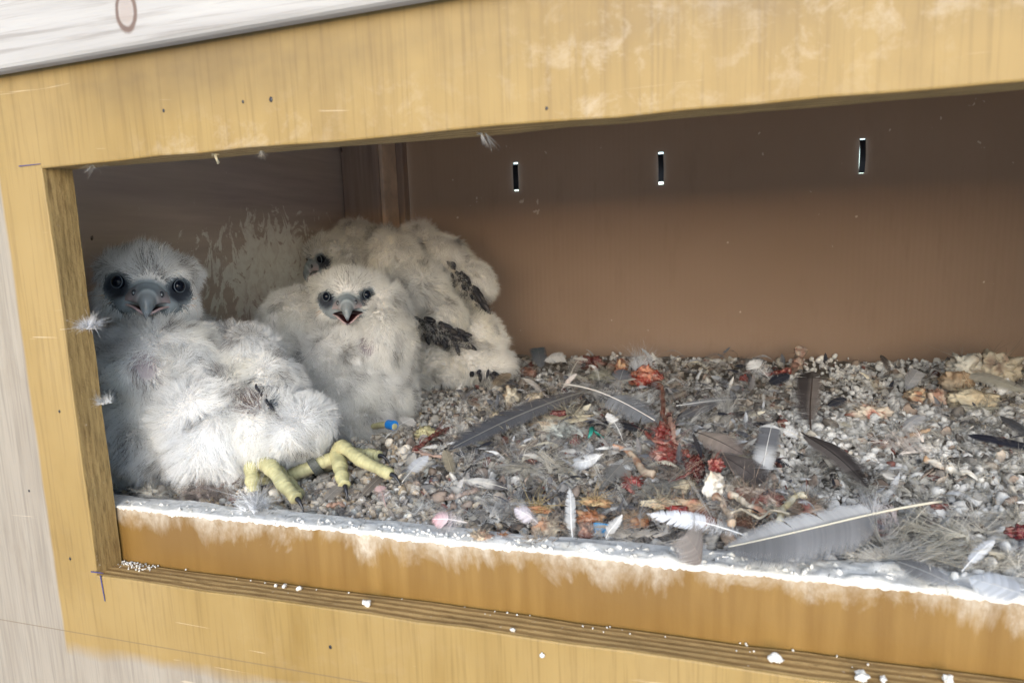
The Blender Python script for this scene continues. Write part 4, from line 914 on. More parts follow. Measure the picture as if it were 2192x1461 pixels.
feather('grey plume feather lying on dark litter below the white curved one', (1352, 985), (1288, 1055), 44, ramp((0, (.30, .29, .27)), (1, (.20, .195, .185))), .008, .006, curl=.06, nb=60, down=.4, quill=.06, fray=.35, rcol=(.3, .28, .25))
feather('short grey feather leaning on the card by the far gravel', (1940, 838), (1966, 800), 34, ramp((0, (.30, .30, .31)), (1, (.17, .17, .18))), .004, .020, roll=30, curl=.1, nb=50, down=0, quill=.03, tipr=.8, fray=.05, rcol=(.3, .3, .3))
feather('thin dark feather sticking up against the card', (1905, 805), (1895, 764), 14, ramp((0, (.15, .13, .12)), (1, (.07, .06, .055))), .004, .016, curl=.12, side=-.1, nb=40, down=.1, quill=.05, fray=.05, rcol=(.1, .09, .08))
feather('blue grey small feather above the brown gnawed bone', (1932, 922), (1978, 896), 26, ramp((0, (.36, .37, .40)), (1, (.42, .43, .46))), .006, .008, roll=-15, curl=.08, nb=50, down=0, quill=.04, fray=.03, rcol=(.4, .4, .4))
feather('white quill feather curving over the matted fluff by the crust', (2060, 1225), (2128, 1162), 24, ramp((0, (.60, .61, .63)), (1, WHT)), .006, .014, roll=20, curl=.1, nb=60, down=.15, quill=.08, fray=.1, rcol=(.7, .7, .7))
feather('smoky dark feather half sunk in matted fluff by the crust', (2050, 1262), (1915, 1208), 46, ramp((0, (.30, .31, .33)), (.5, (.14, .14, .145)), (1, (.10, .10, .10))), .006, .008, curl=.05, nb=70, down=.1, quill=.05, fray=.15, rcol=(.25, .25, .25))
feather('blurred silver feather lying on the crust in the near corner', (2230, 1300), (2075, 1250), 70, ramp((0, (.42, .43, .46)), (1, (.50, .52, .55))), .012, .012, curl=.06, nb=80, down=.2, quill=.1, fray=.1, rcol=(.5, .5, .5))
feather('soft pale feather with bright shaft in front of the blue leg ring', (826, 945), (884, 906), 48, ramp((0, (.42, .40, .37)), (1, (.52, .50, .47))), .003, .010, curl=.1, nb=50, down=.6, quill=.08, fray=.3, rcol=(.78, .77, .74))
feather('brown mottled feather on gravel between the two feet', (770, 1070), (832, 1012), 24, ramp((0, (.22, .19, .165)), (1, (.14, .12, .105))), .005, .008, roll=-12, curl=.05, nb=60, down=.05, quill=.06, fray=.1, rcol=(.3, .27, .23))
feather('dusty brown feather lying near the black claw', (685, 1085), (742, 1036), 26, ramp((0, (.26, .235, .21)), (1, (.20, .18, .16))), .004, .006, curl=.06, nb=56, down=.15, quill=.06, fray=.15, rcol=(.35, .32, .28))
feather('pinkish frayed feather on gravel below the ringed foot', (826, 1088), (812, 1046), 30, ramp((0, (.45, .30, .29)), (1, (.55, .38, .36))), .004, .010, curl=.12, nb=40, down=.6, quill=.08, fray=.5, rcol=(.5, .32, .3))
feather('buff barred feathers edge under the hunched chick', (1052, 838), (1092, 806), 30, ramp((0, (.42, .33, .22)), (.5, (.20, .16, .12)), (1, (.45, .36, .25))), .006, .014, curl=.08, nb=44, down=.1, quill=.05, fray=.2, rcol=(.4, .33, .25))
feather('dark grey feather flat in the litter before the far gravel', (1440, 905), (1540, 868), 28, ramp((0, (.16, .16, .17)), (1, (.09, .09, .10))), .006, .006, curl=.04, nb=70, down=.05, quill=.05, fray=.15, rcol=(.2, .2, .2))
feather('grey feather with pale shaft behind the bone rope', (1450, 872), (1600, 858), 22, ramp((0, (.26, .26, .27)), (1, (.17, .175, .18))), .006, .006, curl=.03, nb=80, down=.05, quill=.08, fray=.12, rcol=(.6, .6, .6))
feather('short white feather beside the yellow leg bone', (1742, 1092), (1706, 1082), 26, ramp((0, (.7, .7, .7)), (1, WHT)), .012, .020, curl=.15, nb=36, down=.7, quill=.05, fray=.5, rcol=(.7, .7, .7))

# ------------------------------------------------------------------ fluff: tufts of down
def strands(cent, n, length, rg, flat=.45, spread=1., rad=.00014, K=6, curl=.7, dirv=None, per=16, sp0=.22):
    nb_ = max(1, n//per); n = nb_*per
    d = rg.normal(size=(nb_, 3)); d[:, 2] = np.abs(d[:, 2])*flat
    if dirv is not None: d = d*spread+np.array(dirv)
    d = norm(d); cv = rg.normal(size=(nb_, 3))*curl; cv[:, 2] *= flat; l0 = length*rg.uniform(.45, 1.15, nb_); p0 = rg.normal(size=(nb_, 3))*length*sp0*np.array([1, 1, .3])
    d, cv, l0, p0 = [np.repeat(q, per, 0) for q in (d, cv, l0, p0)]
    d = d+rg.normal(size=(n, 3))*.22; cv = cv+rg.normal(size=(n, 3))*.28; t = np.linspace(0, 1, K); ln = l0*rg.uniform(.6, 1.05, n)
    p = np.array(cent)[None]+p0+rg.normal(size=(n, 3))*length*.03
    pts = p[:, None]+(d[:, None]*t[None, :, None]+cv[:, None]*(t**2)[None, :, None]*.55)*ln[:, None, None]
    return pts, np.broadcast_to(rad*np.clip(1.1-t, .2, 1), (n, K))*rg.uniform(.7, 1.3, (n, 1))
MATTED = {5, 6, 8, 9, 12, 13, 14, 15, 16, 17, 23, 24}
def tuft(label, pos, sz, n, col, flat=.8, dirv=None, spread=.6, name='down_tuft', seed=0, rad=.00013):
    rg = np.random.default_rng(seed+int(sz*1e5)); o = Vector(pos)
    p, r_ = strands((0, 0, 0), n, sz*(.85 if seed not in MATTED else .55), rg, flat*(1 if seed not in MATTED else .6), spread, rad, 6, .5 if seed not in MATTED else 1.1, dirv, 16, .22 if seed not in MATTED else .7); n = len(p); c = np.array(col)*np.repeat(rg.uniform(.45, 1.2, (n//16, 1)), 16, 0)
    if seed in MATTED: p[..., 1] = np.maximum(p[..., 1], TH+.022-o.y)
    ob = curves(name, p, r_, np.clip(c, 0, .95), MAT['down']); ob.location = o
    return tag(ob, label, 'down tuft', 'tufts of shed down')
UPV = (0, 0, 1.)
tuft('white down tuft caught under the claws of the gripping foot', F(552, 1082, .006), .020, 420, (.84, .85, .88), .9, (.1, -.2, .5), 1, seed=1)
tuft('white down plume stuck to the edge of the opening at head height', P(190, 700, .014), .011, 700, (.80, .80, .82), 1, (.2, -.3, .2), 1., seed=2, rad=.0001)
tuft('small white tuft on the opening edge at belly height', P(226, 862, .018), .008, 420, (.78, .78, .78), 1, (.3, -.3, .2), 1., seed=3, rad=.0001)
tuft('fluffy white plume standing against the card behind the red lump', F(1372, 790, .018), .026, 420, (.74, .76, .80), 1, (0, 0, .9), .55, seed=4)
tuft('soft grey down ball in front of the raw red lump', F(1272, 838, .008), .024, 520, (.50, .49, .48), .8, seed=5)
tuft('white fluff patch beside the bone rope', F(1362, 862, .008), .022, 480, (.66, .67, .68), .7, seed=6)
tuft('star shaped white tuft beside the red strip', F(978, 928, .008), .014, 260, (.70, .69, .67), 1, (0, 0, .4), 1, seed=7)
tuft('grey down ball by the front crust', F(1062, 1100, .008), .019, 520, (.46, .46, .46), .8, seed=8)
tuft('greenish white fluff below the dried skin', F(1205, 925, .006), .022, 520, (.62, .65, .63), .6, seed=9)
tuft('white wisp at the shoulder of the big grey wing feather', F(1868, 1095, .012), .014, 200, (.80, .81, .84), 1, (-.1, 0, .7), .8, seed=10)
tuft('pink stained fluff under the quill of the big grey feather', F(1850, 1140, .008), .014, 220, (.60, .42, .41), .5, (0, -.6, .1), 1, seed=11)
tuft('white and pink fluff clump on far gravel', F(1925, 950, .008), .022, 480, (.72, .67, .64), .7, seed=12)
tuft('matted cream fluff mat near the right end of the crust', F(2010, 1160, .006), .030, 420, (.56, .53, .46), .4, seed=13, rad=.00026)
tuft('grey matted fluff below the big grey feather', F(1890, 1200, .006), .030, 420, (.44, .43, .41), .4, seed=14, rad=.00026)
tuft('grey fluff mat behind the white crust by the blue ring', F(1345, 1160, .006), .026, 420, (.42, .40, .38), .5, seed=15, rad=.00022)
tuft('olive cream fluff mound in the mid litter', F(1150, 1005, .006), .028, 420, (.55, .52, .46), .5, seed=16, rad=.00022)
tuft('grey green fluff ridge beside the small red clump', F(1410, 1050, .010), .022, 360, (.40, .385, .35), .5, seed=17, rad=.00022)
tuft('white upright tuft among debris on far gravel', F(1556, 880, .006), .018, 260, (.66, .65, .63), 1, (0, 0, .9), .6, seed=18)
tuft('thin hanging wisp under the top board', P(455, 322, .006), .010, 24, (.80, .72, .52), 1, (.25, 0, -1), .2, seed=19, rad=.0006)
tuft('cobweb wisp hanging at the top corner of the opening', P(212, 348, .012), .010, 70, (.62, .60, .56), 1, (.2, 0, -.8), .6, seed=20, rad=.0001)
tuft('tiny wisp hanging mid way under the top board', P(552, 322, .012), .008, 60, (.62, .58, .52), 1, (0, 0, -.9), .5, seed=21, rad=.0001)
tuft('pale wisp pair hanging under the top board above the post', P(1035, 284, .01), .007, 60, (.66, .66, .66), 1, (0, 0, -.9), .5, seed=22, rad=.0001)
tuft('brown downy scrap under the largest chick beside its foot', F(430, 1045, .004), .024, 520, (.40, .34, .31), .5, seed=23)
tuft('dusty white fluff in the front corner below the largest chick', F(330, 1060, .003), .022, 460, (.46, .45, .42), .5, seed=24)

# ------------------------------------------------------------------ meat, bones, scraps
def lump(size, seed, rough=.5, freq=1.5, sub=4):
    V, Fc = ico(sub); n1 = fbm(V*freq+seed*13.1, seed, 3)-.5; n2 = fbm(V*freq*3.2+seed*7.7, seed+5, 2)-.5; rid = np.abs(fbm(V*freq*1.7+seed*3, seed+9, 2)-.5)
    V = V*(1+rough*1.9*n1+rough*.8*n2-rough*1.1*rid)[:, None]*np.asarray(size); return V, Fc
def scrap(label, name, cat, at_, size_px, mat, col, seed, h=.5, rot=0, z=.004, rough=.75, freq=1.7, col2=None, strand=0, scol=None, group='scraps of prey in the nest litter'):
    c = F(*at_, z); c = F(*at_, z+Hs(c)); k = mpp(c); sx, sy = size_px[0]*k/2, size_px[1]*k/2
    V, Fc = lump((sx, sy*1.3, sy*h*1.2), seed, rough, freq); V = V@np.array(Matrix.Rotation(R(rot), 3, 'Z')).T
    n1 = fbm(V*170+seed, seed, 3)[:, None]; cc = (np.array(col)*np.array((.66, .62, .62)) if mat == 'flesh' else np.array(col))*(.7+.6*n1)
    if col2 is not None: k2 = np.clip((fbm(V*110+seed*5, seed+3, 2)-.48)*7, 0, 1)[:, None]; cc = cc*(1-k2)+np.array(col2)*k2
    o = link(name, mesh(name, V, Fc, cc), MAT[mat], None, c)
    if mat == 'dried' and strand == 0: strand = 34
    if strand:
        strand *= (2 if mat == 'dried' else 1)
        rg = np.random.default_rng(seed); p, r_ = strands((0, 0, 0), strand, max(sx, sy)*1.15, rg, .6, 1, .00022, 6, 1.1, None, 1); p[..., 2] += sy*h*.4
        curves('sinew', p, r_, np.array(scol or col)*rg.uniform(.4, .9, (strand, 1)), MAT['fibre'], o)
    return tag(o, label, cat, group)
RED, DRED, PKB, TAN, ORG, CRE, BON = (.36, .045, .04), (.13, .018, .02), (.50, .26, .22), (.50, .36, .23), (.52, .24, .11), (.66, .58, .46), (.74, .70, .61)
def bone(label, pts, r0, r1, col, mat='bone', z=.006, seed=0, knob=1.5, name='bone', cat='bone', col2=None, zs=None):
    w_ = [];
    for i, q in enumerate(pts):
        zz = z if zs is None else zs[i]; c = F(*q, zz); w_.append(np.array(F(*q, zz+Hs(c))))
    o0 = w_[0].copy(); q = spline(np.array(w_)-o0, 34); t = np.linspace(0, 1, 34); k = mpp(o0)
    r = (r0+(r1-r0)*t)*k*(1+(knob-1)*(1.5*np.exp(-(t/.09)**2)+1.5*np.exp(-((t-1)/.09)**2)))*(1+.7*(fb2(t*4, seed, seed, 4)-.5)); r[0] *= .5; r[-1] *= .5
    q = q+np.stack([(fb2(t*7, s_+seed, 4, 2)-.5)*r0*k*1.1 for s_ in (1., 5., 9.)], -1)
    v, f = tube(q, r*.66, 10); v = v+(np.stack([fbm(v*330+s_, seed, 3) for s_ in (0., 31., 77.)], -1)-.5)*r0*k*1.0; n1 = fbm(v*260, seed, 3)[:, None]; c = np.array(col)*(.75+.5*n1)
    if col2 is not None: kk = np.clip((fbm(v*120+9, seed+2, 2)-.47)*8, 0, 1)[:, None]; c = c*(1-kk)+np.array(col2)*kk
    o = link(name, mesh(name, v, f, c*(.52 if mat == 'flesh' else 1)), MAT[mat], None, Vector(o0))
    rg = np.random.default_rng(seed+900); PP = [];
    for j in rg.integers(1, 33, 12): p_, r_ = strands(q[j], 3, r0*k*2.6, rg, .7, 1, .00016, 6, 1.0, None, 3); PP.append((p_, r_))
    pp = np.concatenate([a_[0] for a_ in PP]); curves('shred', pp, np.concatenate([a_[1] for a_ in PP]), np.array(col)*rg.uniform(.6, 1.2, (len(pp), 1)), MAT['fibre'], o)
    return tag(o, label, cat, 'scraps of prey in the nest litter')
S = scrap
S('raw red lump of meat by the card with a pale knob', 'meat_lump', 'meat', (1378, 806), (66, 44), 'flesh', (.42, .05, .035), 1, .8, col2=(.62, .28, .18), z=.014, strand=26)
S('dark dried end of the raw red lump by the card', 'meat_lump', 'meat', (1330, 796), (26, 46), 'dried', (.30, .13, .09), 2, 1.0, col2=(.5, .33, .2), z=.014)
bone('long thin bloody bone running from the raw lump to the red clump', [(1412, 822), (1420, 850), (1420, 880), (1426, 905), (1430, 938)], 6, 6, (.45, .22, .17), 'flesh', .016, 3, 1.2, col2=(.28, .05, .04), zs=(.018, .02, .02, .018, .014))
bone('short pinkish bone lying beside the raw red clump', [(1433, 895), (1440, 925), (1448, 958)], 6, 5, (.58, .37, .30), 'bone', .018, 4, 1.3)
S('raw red meat clump at the lower end of the thin bone', 'meat_lump', 'meat', (1418, 936), (44, 56), 'flesh', RED, 5, .8, col2=(.60, .26, .22), z=.012, strand=50, scol=(.4, .08, .07))
S('lower spread of raw meat under the red clump', 'meat_lump', 'meat', (1428, 975), (74, 44), 'flesh', (.32, .05, .045), 6, .7, col2=(.55, .34, .28), z=.010, strand=60, scol=(.42, .16, .13))
S('dark red clotted tissue beside the brown feather fan', 'meat_lump', 'meat', (1488, 1004), (46, 60), 'flesh', DRED, 7, .8, z=.010, strand=30, scol=(.2, .04, .04))
S('red crumbly meat knot on the rounded dark feather', 'meat_lump', 'meat', (1532, 996), (34, 32), 'flesh', (.34, .06, .055), 8, .8, col2=(.5, .24, .2), z=.020, strand=30, scol=(.36, .1, .08))
S('small fibrous red clump on grey fluff', 'meat_lump', 'meat', (1354, 1038), (42, 36), 'flesh', (.40, .06, .055), 9, .7, col2=(.6, .28, .24), z=.010, strand=50, scol=(.45, .12, .1))
S('flat red stained carcass piece behind the white tattered feather', 'carcass_piece', 'carcass piece', (1462, 1084), (112, 46), 'flesh', (.44, .12, .06), 10, .6, col2=(.62, .46, .30), z=.010, strand=30, scol=(.55, .4, .3))
S('bright red wet patch of meat on the flat carcass piece', 'meat_lump', 'meat', (1452, 1090), (52, 20), 'flesh', (.45, .025, .018), 11, .6, z=.020, rough=.7)
S('pale ribbed skin flap on the flat carcass piece', 'skin_flap', 'skin', (1412, 1078), (66, 30), 'dried', (.60, .52, .38), 12, .6, z=.016, col2=(.50, .30, .18), freq=2.2)
S('white chalky breastbone beside the flat carcass piece', 'breastbone', 'bone', (1527, 1040), (46, 52), 'bone', (.80, .77, .70), 13, .9, z=.014, col2=(.70, .60, .48))
bone('pale brown bone below the chalky breastbone', [(1535, 1062), (1552, 1088), (1572, 1116)], 9, 8, (.62, .50, .38), 'bone', .012, 14, 1.5, col2=(.36, .20, .13))
bone('long cream bone with torn tissue crossing the carcass', [(1562, 1058), (1600, 1082), (1640, 1102)], 10, 12, CRE, 'bone', .012, 15, 1.3, col2=(.45, .26, .18))
S('dried brown tissue with hollow in front of the dark feathers', 'dried_tissue', 'dried tissue', (1610, 1062), (90, 40), 'dried', (.56, .46, .37), 16, .6, col2=(.34, .16, .12), z=.008, strand=60, scol=(.5, .38, .3))
bone('yellow bent leg bone above the big grey feather', [(1668, 1118), (1682, 1086), (1702, 1062), (1722, 1058)], 9, 11, (.68, .58, .36), 'bone', .016, 17, 1.2, col2=(.74, .68, .52))
S('matted brown tissue heap below the yellow leg bone', 'dried_tissue', 'dried tissue', (1725, 1092), (74, 52), 'dried', (.46, .36, .28), 18, .6, col2=(.30, .12, .10), z=.005, strand=120, scol=(.52, .42, .33))
S('dark hollow scrap of tissue beside the long cream bone', 'dried_tissue', 'dried tissue', (1592, 1120), (48, 30), 'dried', (.16, .085, .06), 19, .6, z=.006, strand=30, scol=(.4, .28, .2))
S('reddish meat scrap between carcass and tattered feather', 'meat_lump', 'meat', (1512, 1112), (40, 30), 'flesh', (.34, .13, .09), 20, .7, col2=(.5, .34, .25), z=.009, strand=20)
S('orange stained dried tissue above the blue ring', 'dried_tissue', 'dried tissue', (1358, 1116), (62, 50), 'dried', (.55, .38, .24), 21, .6, col2=(.44, .17, .08), z=.008, strand=60, scol=(.6, .46, .33))
S('yellow tan dried slab behind the orange meat', 'dried_tissue', 'dried tissue', (1276, 1074), (64, 24), 'dried', (.62, .47, .27), 22, .6, col2=(.46, .28, .15), z=.012)
S('orange glistening meat scrap behind the blue ring', 'meat_lump', 'meat', (1262, 1108), (58, 34), 'flesh', (.50, .22, .10), 23, .7, col2=(.52, .34, .2), z=.010, strand=20)
S('dark pink meat lump touching the blue ring', 'meat_lump', 'meat', (1258, 1136), (36, 40), 'flesh', (.36, .17, .13), 24, .8, col2=(.48, .3, .22), z=.006)
S('yellow cream dried flake beside the upright white feather', 'dried_tissue', 'dried tissue', (1146, 1090), (80, 26), 'dried', (.64, .50, .26), 25, .5, col2=(.50, .24, .12), z=.012, rot=12)
S('crusty cream dried skin below the lilac feather', 'dried_tissue', 'dried tissue', (1170, 1130), (70, 52), 'dried', (.62, .54, .42), 26, .6, col2=(.42, .24, .15), z=.007, strand=50, scol=(.55, .46, .37))
S('ragged brown dried skin by the white crust', 'dried_tissue', 'dried tissue', (1150, 1164), (90, 26), 'dried', (.36, .27, .2), 27, .6, col2=(.6, .5, .4), z=.006, strand=60, scol=(.5, .42, .34))
S('curled cream gut coil by the front crust', 'dried_tissue', 'dried tissue', (1030, 1150), (48, 30), 'dried', (.60, .50, .38), 28, .7, col2=(.34, .22, .16), z=.007, rough=.9, freq=2.4)
S('rusty brown scrap beside the cream gut coil', 'dried_tissue', 'dried tissue', (1072, 1152), (32, 24), 'dried', (.40, .20, .11), 29, .7, z=.006)
S('pale dried skin strip under the charcoal flight feather', 'dried_tissue', 'dried tissue', (1222, 896), (120, 30), 'dried', (.68, .62, .47), 30, .5, col2=(.56, .44, .32), z=.007, rot=16)
S('cream crusted clump at the end of the dried skin strip', 'dried_tissue', 'dried tissue', (1168, 916), (64, 32), 'dried', (.58, .46, .34), 31, .6, col2=(.66, .6, .48), z=.006, strand=70, scol=(.66, .6, .5))
S('dark blood stained scrap on the charcoal flight feather', 'meat_lump', 'meat', (1196, 884), (34, 16), 'flesh', (.18, .035, .04), 32, .6, z=.016)
S('white shell like flake behind the charcoal feather', 'dried_flake', 'flake', (1094, 852), (34, 40), 'dried', (.66, .60, .48), 33, .9, z=.008, col2=(.4, .3, .2))
S('tilted cream flake beside the white shell like flake', 'dried_flake', 'flake', (1142, 856), (44, 34), 'dried', (.60, .52, .40), 34, .9, z=.008, col2=(.42, .34, .25), rot=30)
S('cream crumb cluster left of the cream flakes', 'dried_flake', 'flake', (1062, 892), (30, 22), 'dried', (.60, .52, .38), 35, .8, z=.006)
bone('dark red strip of meat on gravel beyond the blue leg ring', [(965, 914), (938, 930), (905, 952), (888, 962)], 9, 7, (.24, .03, .03), 'flesh', .009, 36, 1.1, 'meat_strip', 'meat', (.45, .2, .17))
bone('thin salmon pink bone below the red strip', [(884, 966), (910, 972), (945, 978)], 5, 5, (.42, .30, .25), 'bone', .008, 37, 1.3)
bone('dusty pink bone on gravel near the front crust', [(956, 1064), (985, 1062), (1020, 1052)], 9, 8, (.38, .30, .26), 'bone', .007, 38, 1.1)
bone('small orange brown bone near the black claw', [(700, 1082), (718, 1080), (736, 1080)], 6, 6, (.34, .21, .15), 'bone', .006, 39, 1.1)
S('yellow foot scrap beside the red strip', 'dried_tissue', 'dried tissue', (912, 925), (44, 26), 'dried', (.52, .48, .28), 40, .6, z=.006, strand=16)
S('dark red meat scrap at the foot of the card', 'meat_lump', 'meat', (1262, 776), (62, 30), 'flesh', (.18, .045, .045), 41, .9, z=.010, col2=(.28, .16, .14))
S('dull brownish red scrap beside the hunched chick', 'meat_lump', 'meat', (1128, 796), (52, 24), 'flesh', (.36, .19, .14), 42, .8, z=.008, col2=(.5, .4, .33))
S('grey green knotted pellet left of the raw red lump', 'pellet', 'pellet', (1290, 806), (56, 30), 'dried', (.34, .33, .27), 43, .8, z=.008, strand=60, scol=(.5, .48, .4))
bone('bloody bone stump leaning up against the card', [(1690, 800), (1704, 775), (1716, 748)], 12, 15, (.40, .24, .19), 'flesh', .01, 44, 1.3, 'bone', 'bone', (.62, .54, .44), (.004, .012, .022))
bone('red tendon trailing from the bloody bone stump', [(1642, 802), (1665, 796), (1692, 792)], 6, 9, (.36, .07, .06), 'flesh', .012, 45, 1.2, 'tendon', 'meat')
S('small bright red scrap beside the white feather fan', 'meat_lump', 'meat', (1590, 812), (18, 20), 'flesh', (.36, .06, .06), 46, .9, z=.008)
S('white lumpy dropping heap against the card', 'dropping_heap', 'droppings', (2062, 790), (70, 58), 'dried', (.56, .55, .50), 47, 1.0, z=.020, col2=(.28, .25, .21), rough=.8, freq=2.2, group='dropping heaps by the card')
S('mixed pale and tan dropping heap at the card by the frame edge', 'dropping_heap', 'droppings', (2132, 786), (80, 56), 'dried', (.48, .43, .34), 48, 1.0, z=.020, col2=(.26, .2, .16), rough=.8, freq=2.2, group='dropping heaps by the card')
S('brown scaly lump below the white dropping heap', 'dried_tissue', 'dried tissue', (2044, 818), (56, 40), 'dried', (.42, .30, .2), 49, .9, z=.014, col2=(.55, .44, .32))
S('large cream dried skin with hollow below the heap', 'dried_tissue', 'dried tissue', (2078, 852), (92, 60), 'dried', (.64, .57, .43), 50, .7, z=.010, col2=(.5, .42, .3), rough=.8)
S('pale scrap trailing right of the cream dried skin', 'dried_tissue', 'dried tissue', (2102, 876), (90, 26), 'dried', (.60, .57, .47), 51, .5, z=.006, strand=60, scol=(.6, .57, .48))
S('white and brown scrap left of the cream dried skin', 'dried_tissue', 'dried tissue', (2002, 850), (40, 40), 'dried', (.56, .46, .38), 52, .8, z=.008, col2=(.34, .2, .15))
S('tan dried scrap beside the grey leaning feather', 'dried_tissue', 'dried tissue', (1962, 848), (40, 36), 'dried', (.55, .45, .32), 53, .8, z=.008, col2=(.36, .2, .13))
S('cream and red knobbly scrap behind the white gravel', 'dried_tissue', 'dried tissue', (1862, 884), (70, 42), 'dried', (.66, .58, .48), 54, .7, z=.006, col2=(.42, .18, .13))
bone('brown gnawed bone on far gravel', [(1930, 940), (1958, 930), (1990, 916)], 7, 6, (.26, .13, .08), 'bone', .008, 55, 1.2, col2=(.45, .33, .23))
S('dark red brown scrap under the pink fluff clump', 'meat_lump', 'meat', (1892, 950), (40, 24), 'flesh', (.26, .10, .08), 56, .7, z=.006, col2=(.5, .36, .3))
bone('white crusted bone with orange end on gravel', [(1978, 985), (2020, 1000), (2062, 1012), (2110, 1026)], 13, 7, (.72, .69, .63), 'bone', .008, 57, 1.1, col2=(.55, .36, .22))
S('dark wine red scrap on gravel at the frame edge', 'meat_lump', 'meat', (2182, 1140), (40, 36), 'flesh', (.22, .03, .04), 58, .8, z=.010)
S('dried blood crumb on white gravel', 'meat_lump', 'meat', (2006, 1084), (46, 18), 'flesh', (.20, .07, .065), 59, .6, z=.006)
S('crimson crumb cluster in the mid litter', 'meat_lump', 'meat', (1232, 948), (22, 22), 'flesh', (.30, .06, .07), 60, .7, z=.007, strand=20)
S('dull crimson scrap below the crimson crumb cluster', 'meat_lump', 'meat', (1222, 970), (22, 18), 'flesh', (.30, .08, .09), 61, .7, z=.006)
S('pink round scrap in the mid gravel', 'meat_lump', 'meat', (1138, 988), (24, 14), 'flesh', (.50, .24, .2), 62, .7, z=.006)
bone('cream stringy tendon mass left of the red clump', [(1312, 955), (1340, 962), (1362, 985), (1378, 1008), (1402, 1016)], 7, 12, (.60, .48, .36), 'dried', .010, 63, 1.3, 'tendon', 'dried tissue', (.52, .3, .2))
bone('stringy dark red shred draped over the red clump', [(1380, 925), (1405, 945), (1440, 950), (1475, 975)], 5, 5, (.30, .06, .055), 'flesh', .022, 71, 1.2, 'meat_strip', 'meat', (.45, .25, .2))
bone('stringy red shred trailing from clotted tissue to the hollow shell', [(1490, 985), (1478, 1010), (1455, 1022), (1430, 1034)], 5, 4, (.26, .05, .05), 'flesh', .016, 72, 1.2, 'meat_strip', 'meat', (.4, .2, .16))
bone('curly cream tendon loop over the carcass bones', [(1565, 1100), (1590, 1090), (1625, 1108), (1650, 1092), (1690, 1100)], 4, 4, (.58, .50, .38), 'dried', .020, 73, 1.1, 'tendon', 'dried tissue')
S('red brown gristle among the carcass bones', 'meat_lump', 'meat', (1650, 1070), (50, 34), 'flesh', (.36, .16, .13), 74, .7, col2=(.55, .45, .36), z=.010, strand=50, scol=(.45, .3, .24))
S('cream ragged skin between the bones and the dark feathers', 'dried_tissue', 'dried tissue', (1575, 1048), (70, 30), 'dried', (.62, .55, .45), 75, .6, z=.008, col2=(.42, .28, .2), strand=60, scol=(.6, .52, .42))
S('hollow cream shell under the dark clotted tissue', 'dried_flake', 'flake', (1468, 1040), (54, 34), 'dried', (.56, .49, .36), 64, .7, z=.008, col2=(.3, .24, .19), rough=.8)
S('brown papery scrap above the hollow cream shell', 'dried_flake', 'flake', (1438, 1020), (56, 22), 'dried', (.24, .2, .17), 65, .7, z=.012, rot=-12)
S('brown shaggy tissue clump beneath the largest chick', 'dried_tissue', 'dried tissue', (480, 1072), (70, 32), 'dried', (.40, .33, .27), 66, .8, z=.002, col2=(.28, .16, .13), strand=80, scol=(.5, .42, .36))
S('dark red streaked scrap under the largest chick', 'meat_lump', 'meat', (455, 1030), (110, 22), 'flesh', (.24, .07, .07), 67, .7, z=.003, strand=40, scol=(.35, .14, .12))
S('grey crusty lump in the front corner of the box', 'dropping_heap', 'droppings', (280, 1055), (64, 36), 'dried', (.36, .34, .31), 68, .7, z=.001, col2=(.16, .15, .14))
bone('short reddish bone sticking out before the largest chick', [(384, 1022), (396, 1045), (404, 1068)], 5, 5, (.50, .34, .27), 'bone', .004, 69, 1.2)
# rings and scraps of plastic
def ringobj(label, at_, rpx, hpx, mat, name, tilt=0):
    c = F(*at_, .004); c = F(*at_, .004+Hs(c)); k = mpp(c); r, h_ = rpx*k, hpx*k; th = np.linspace(0, 2*math.pi, 37)[:-1]; V = []
    prof = [(r, 0), (r*1.02, h_*.1), (r*.96, h_*.5), (r*1.02, h_*.9), (r, h_), (r*.86, h_), (r*.84, h_*.5), (r*.86, 0)]
    for a in th:
        rip = 1+.02*math.cos(a*18)
        for (pr, pz) in prof: V.append((pr*rip*math.cos(a), pr*rip*math.sin(a), pz))
    n = len(prof); Fc = [(i*n+j, ((i+1) % 36)*n+j, ((i+1) % 36)*n+(j+1) % n, i*n+(j+1) % n) for i in range(36) for j in range(n)]
    o = link(name, mesh(name, V, Fc), mat, None, c); o.rotation_euler = (R(tilt), R(8), .3); return tag(o, label, 'plastic ring')
ringobj('bright blue ribbed plastic ring lying in front of the orange meat', (1286, 1146), 17, 26, MAT['bright_blue'], 'plastic_ring', -22)
rg = np.random.default_rng(77); th = np.linspace(0, 1, 14); V = []; c0 = F(1276, 928, .012)
for t in th:
    for q in (-1, 1): V.append((.012*(t-.5)+.001*math.sin(t*9), .004*q+.002*math.sin(t*7), .004*math.sin(t*5+q)))
Fc = [(2*i, 2*i+1, 2*i+3, 2*i+2) for i in range(13)]
o = link('plastic_scrap', mesh('plastic_scrap', V, Fc), MAT['green'], None, c0); so_ = o.modifiers.new('s', 'SOLIDIFY'); so_.thickness = .0005
tag(o, 'crumpled dark green plastic scrap in grey fluff', 'plastic scrap')

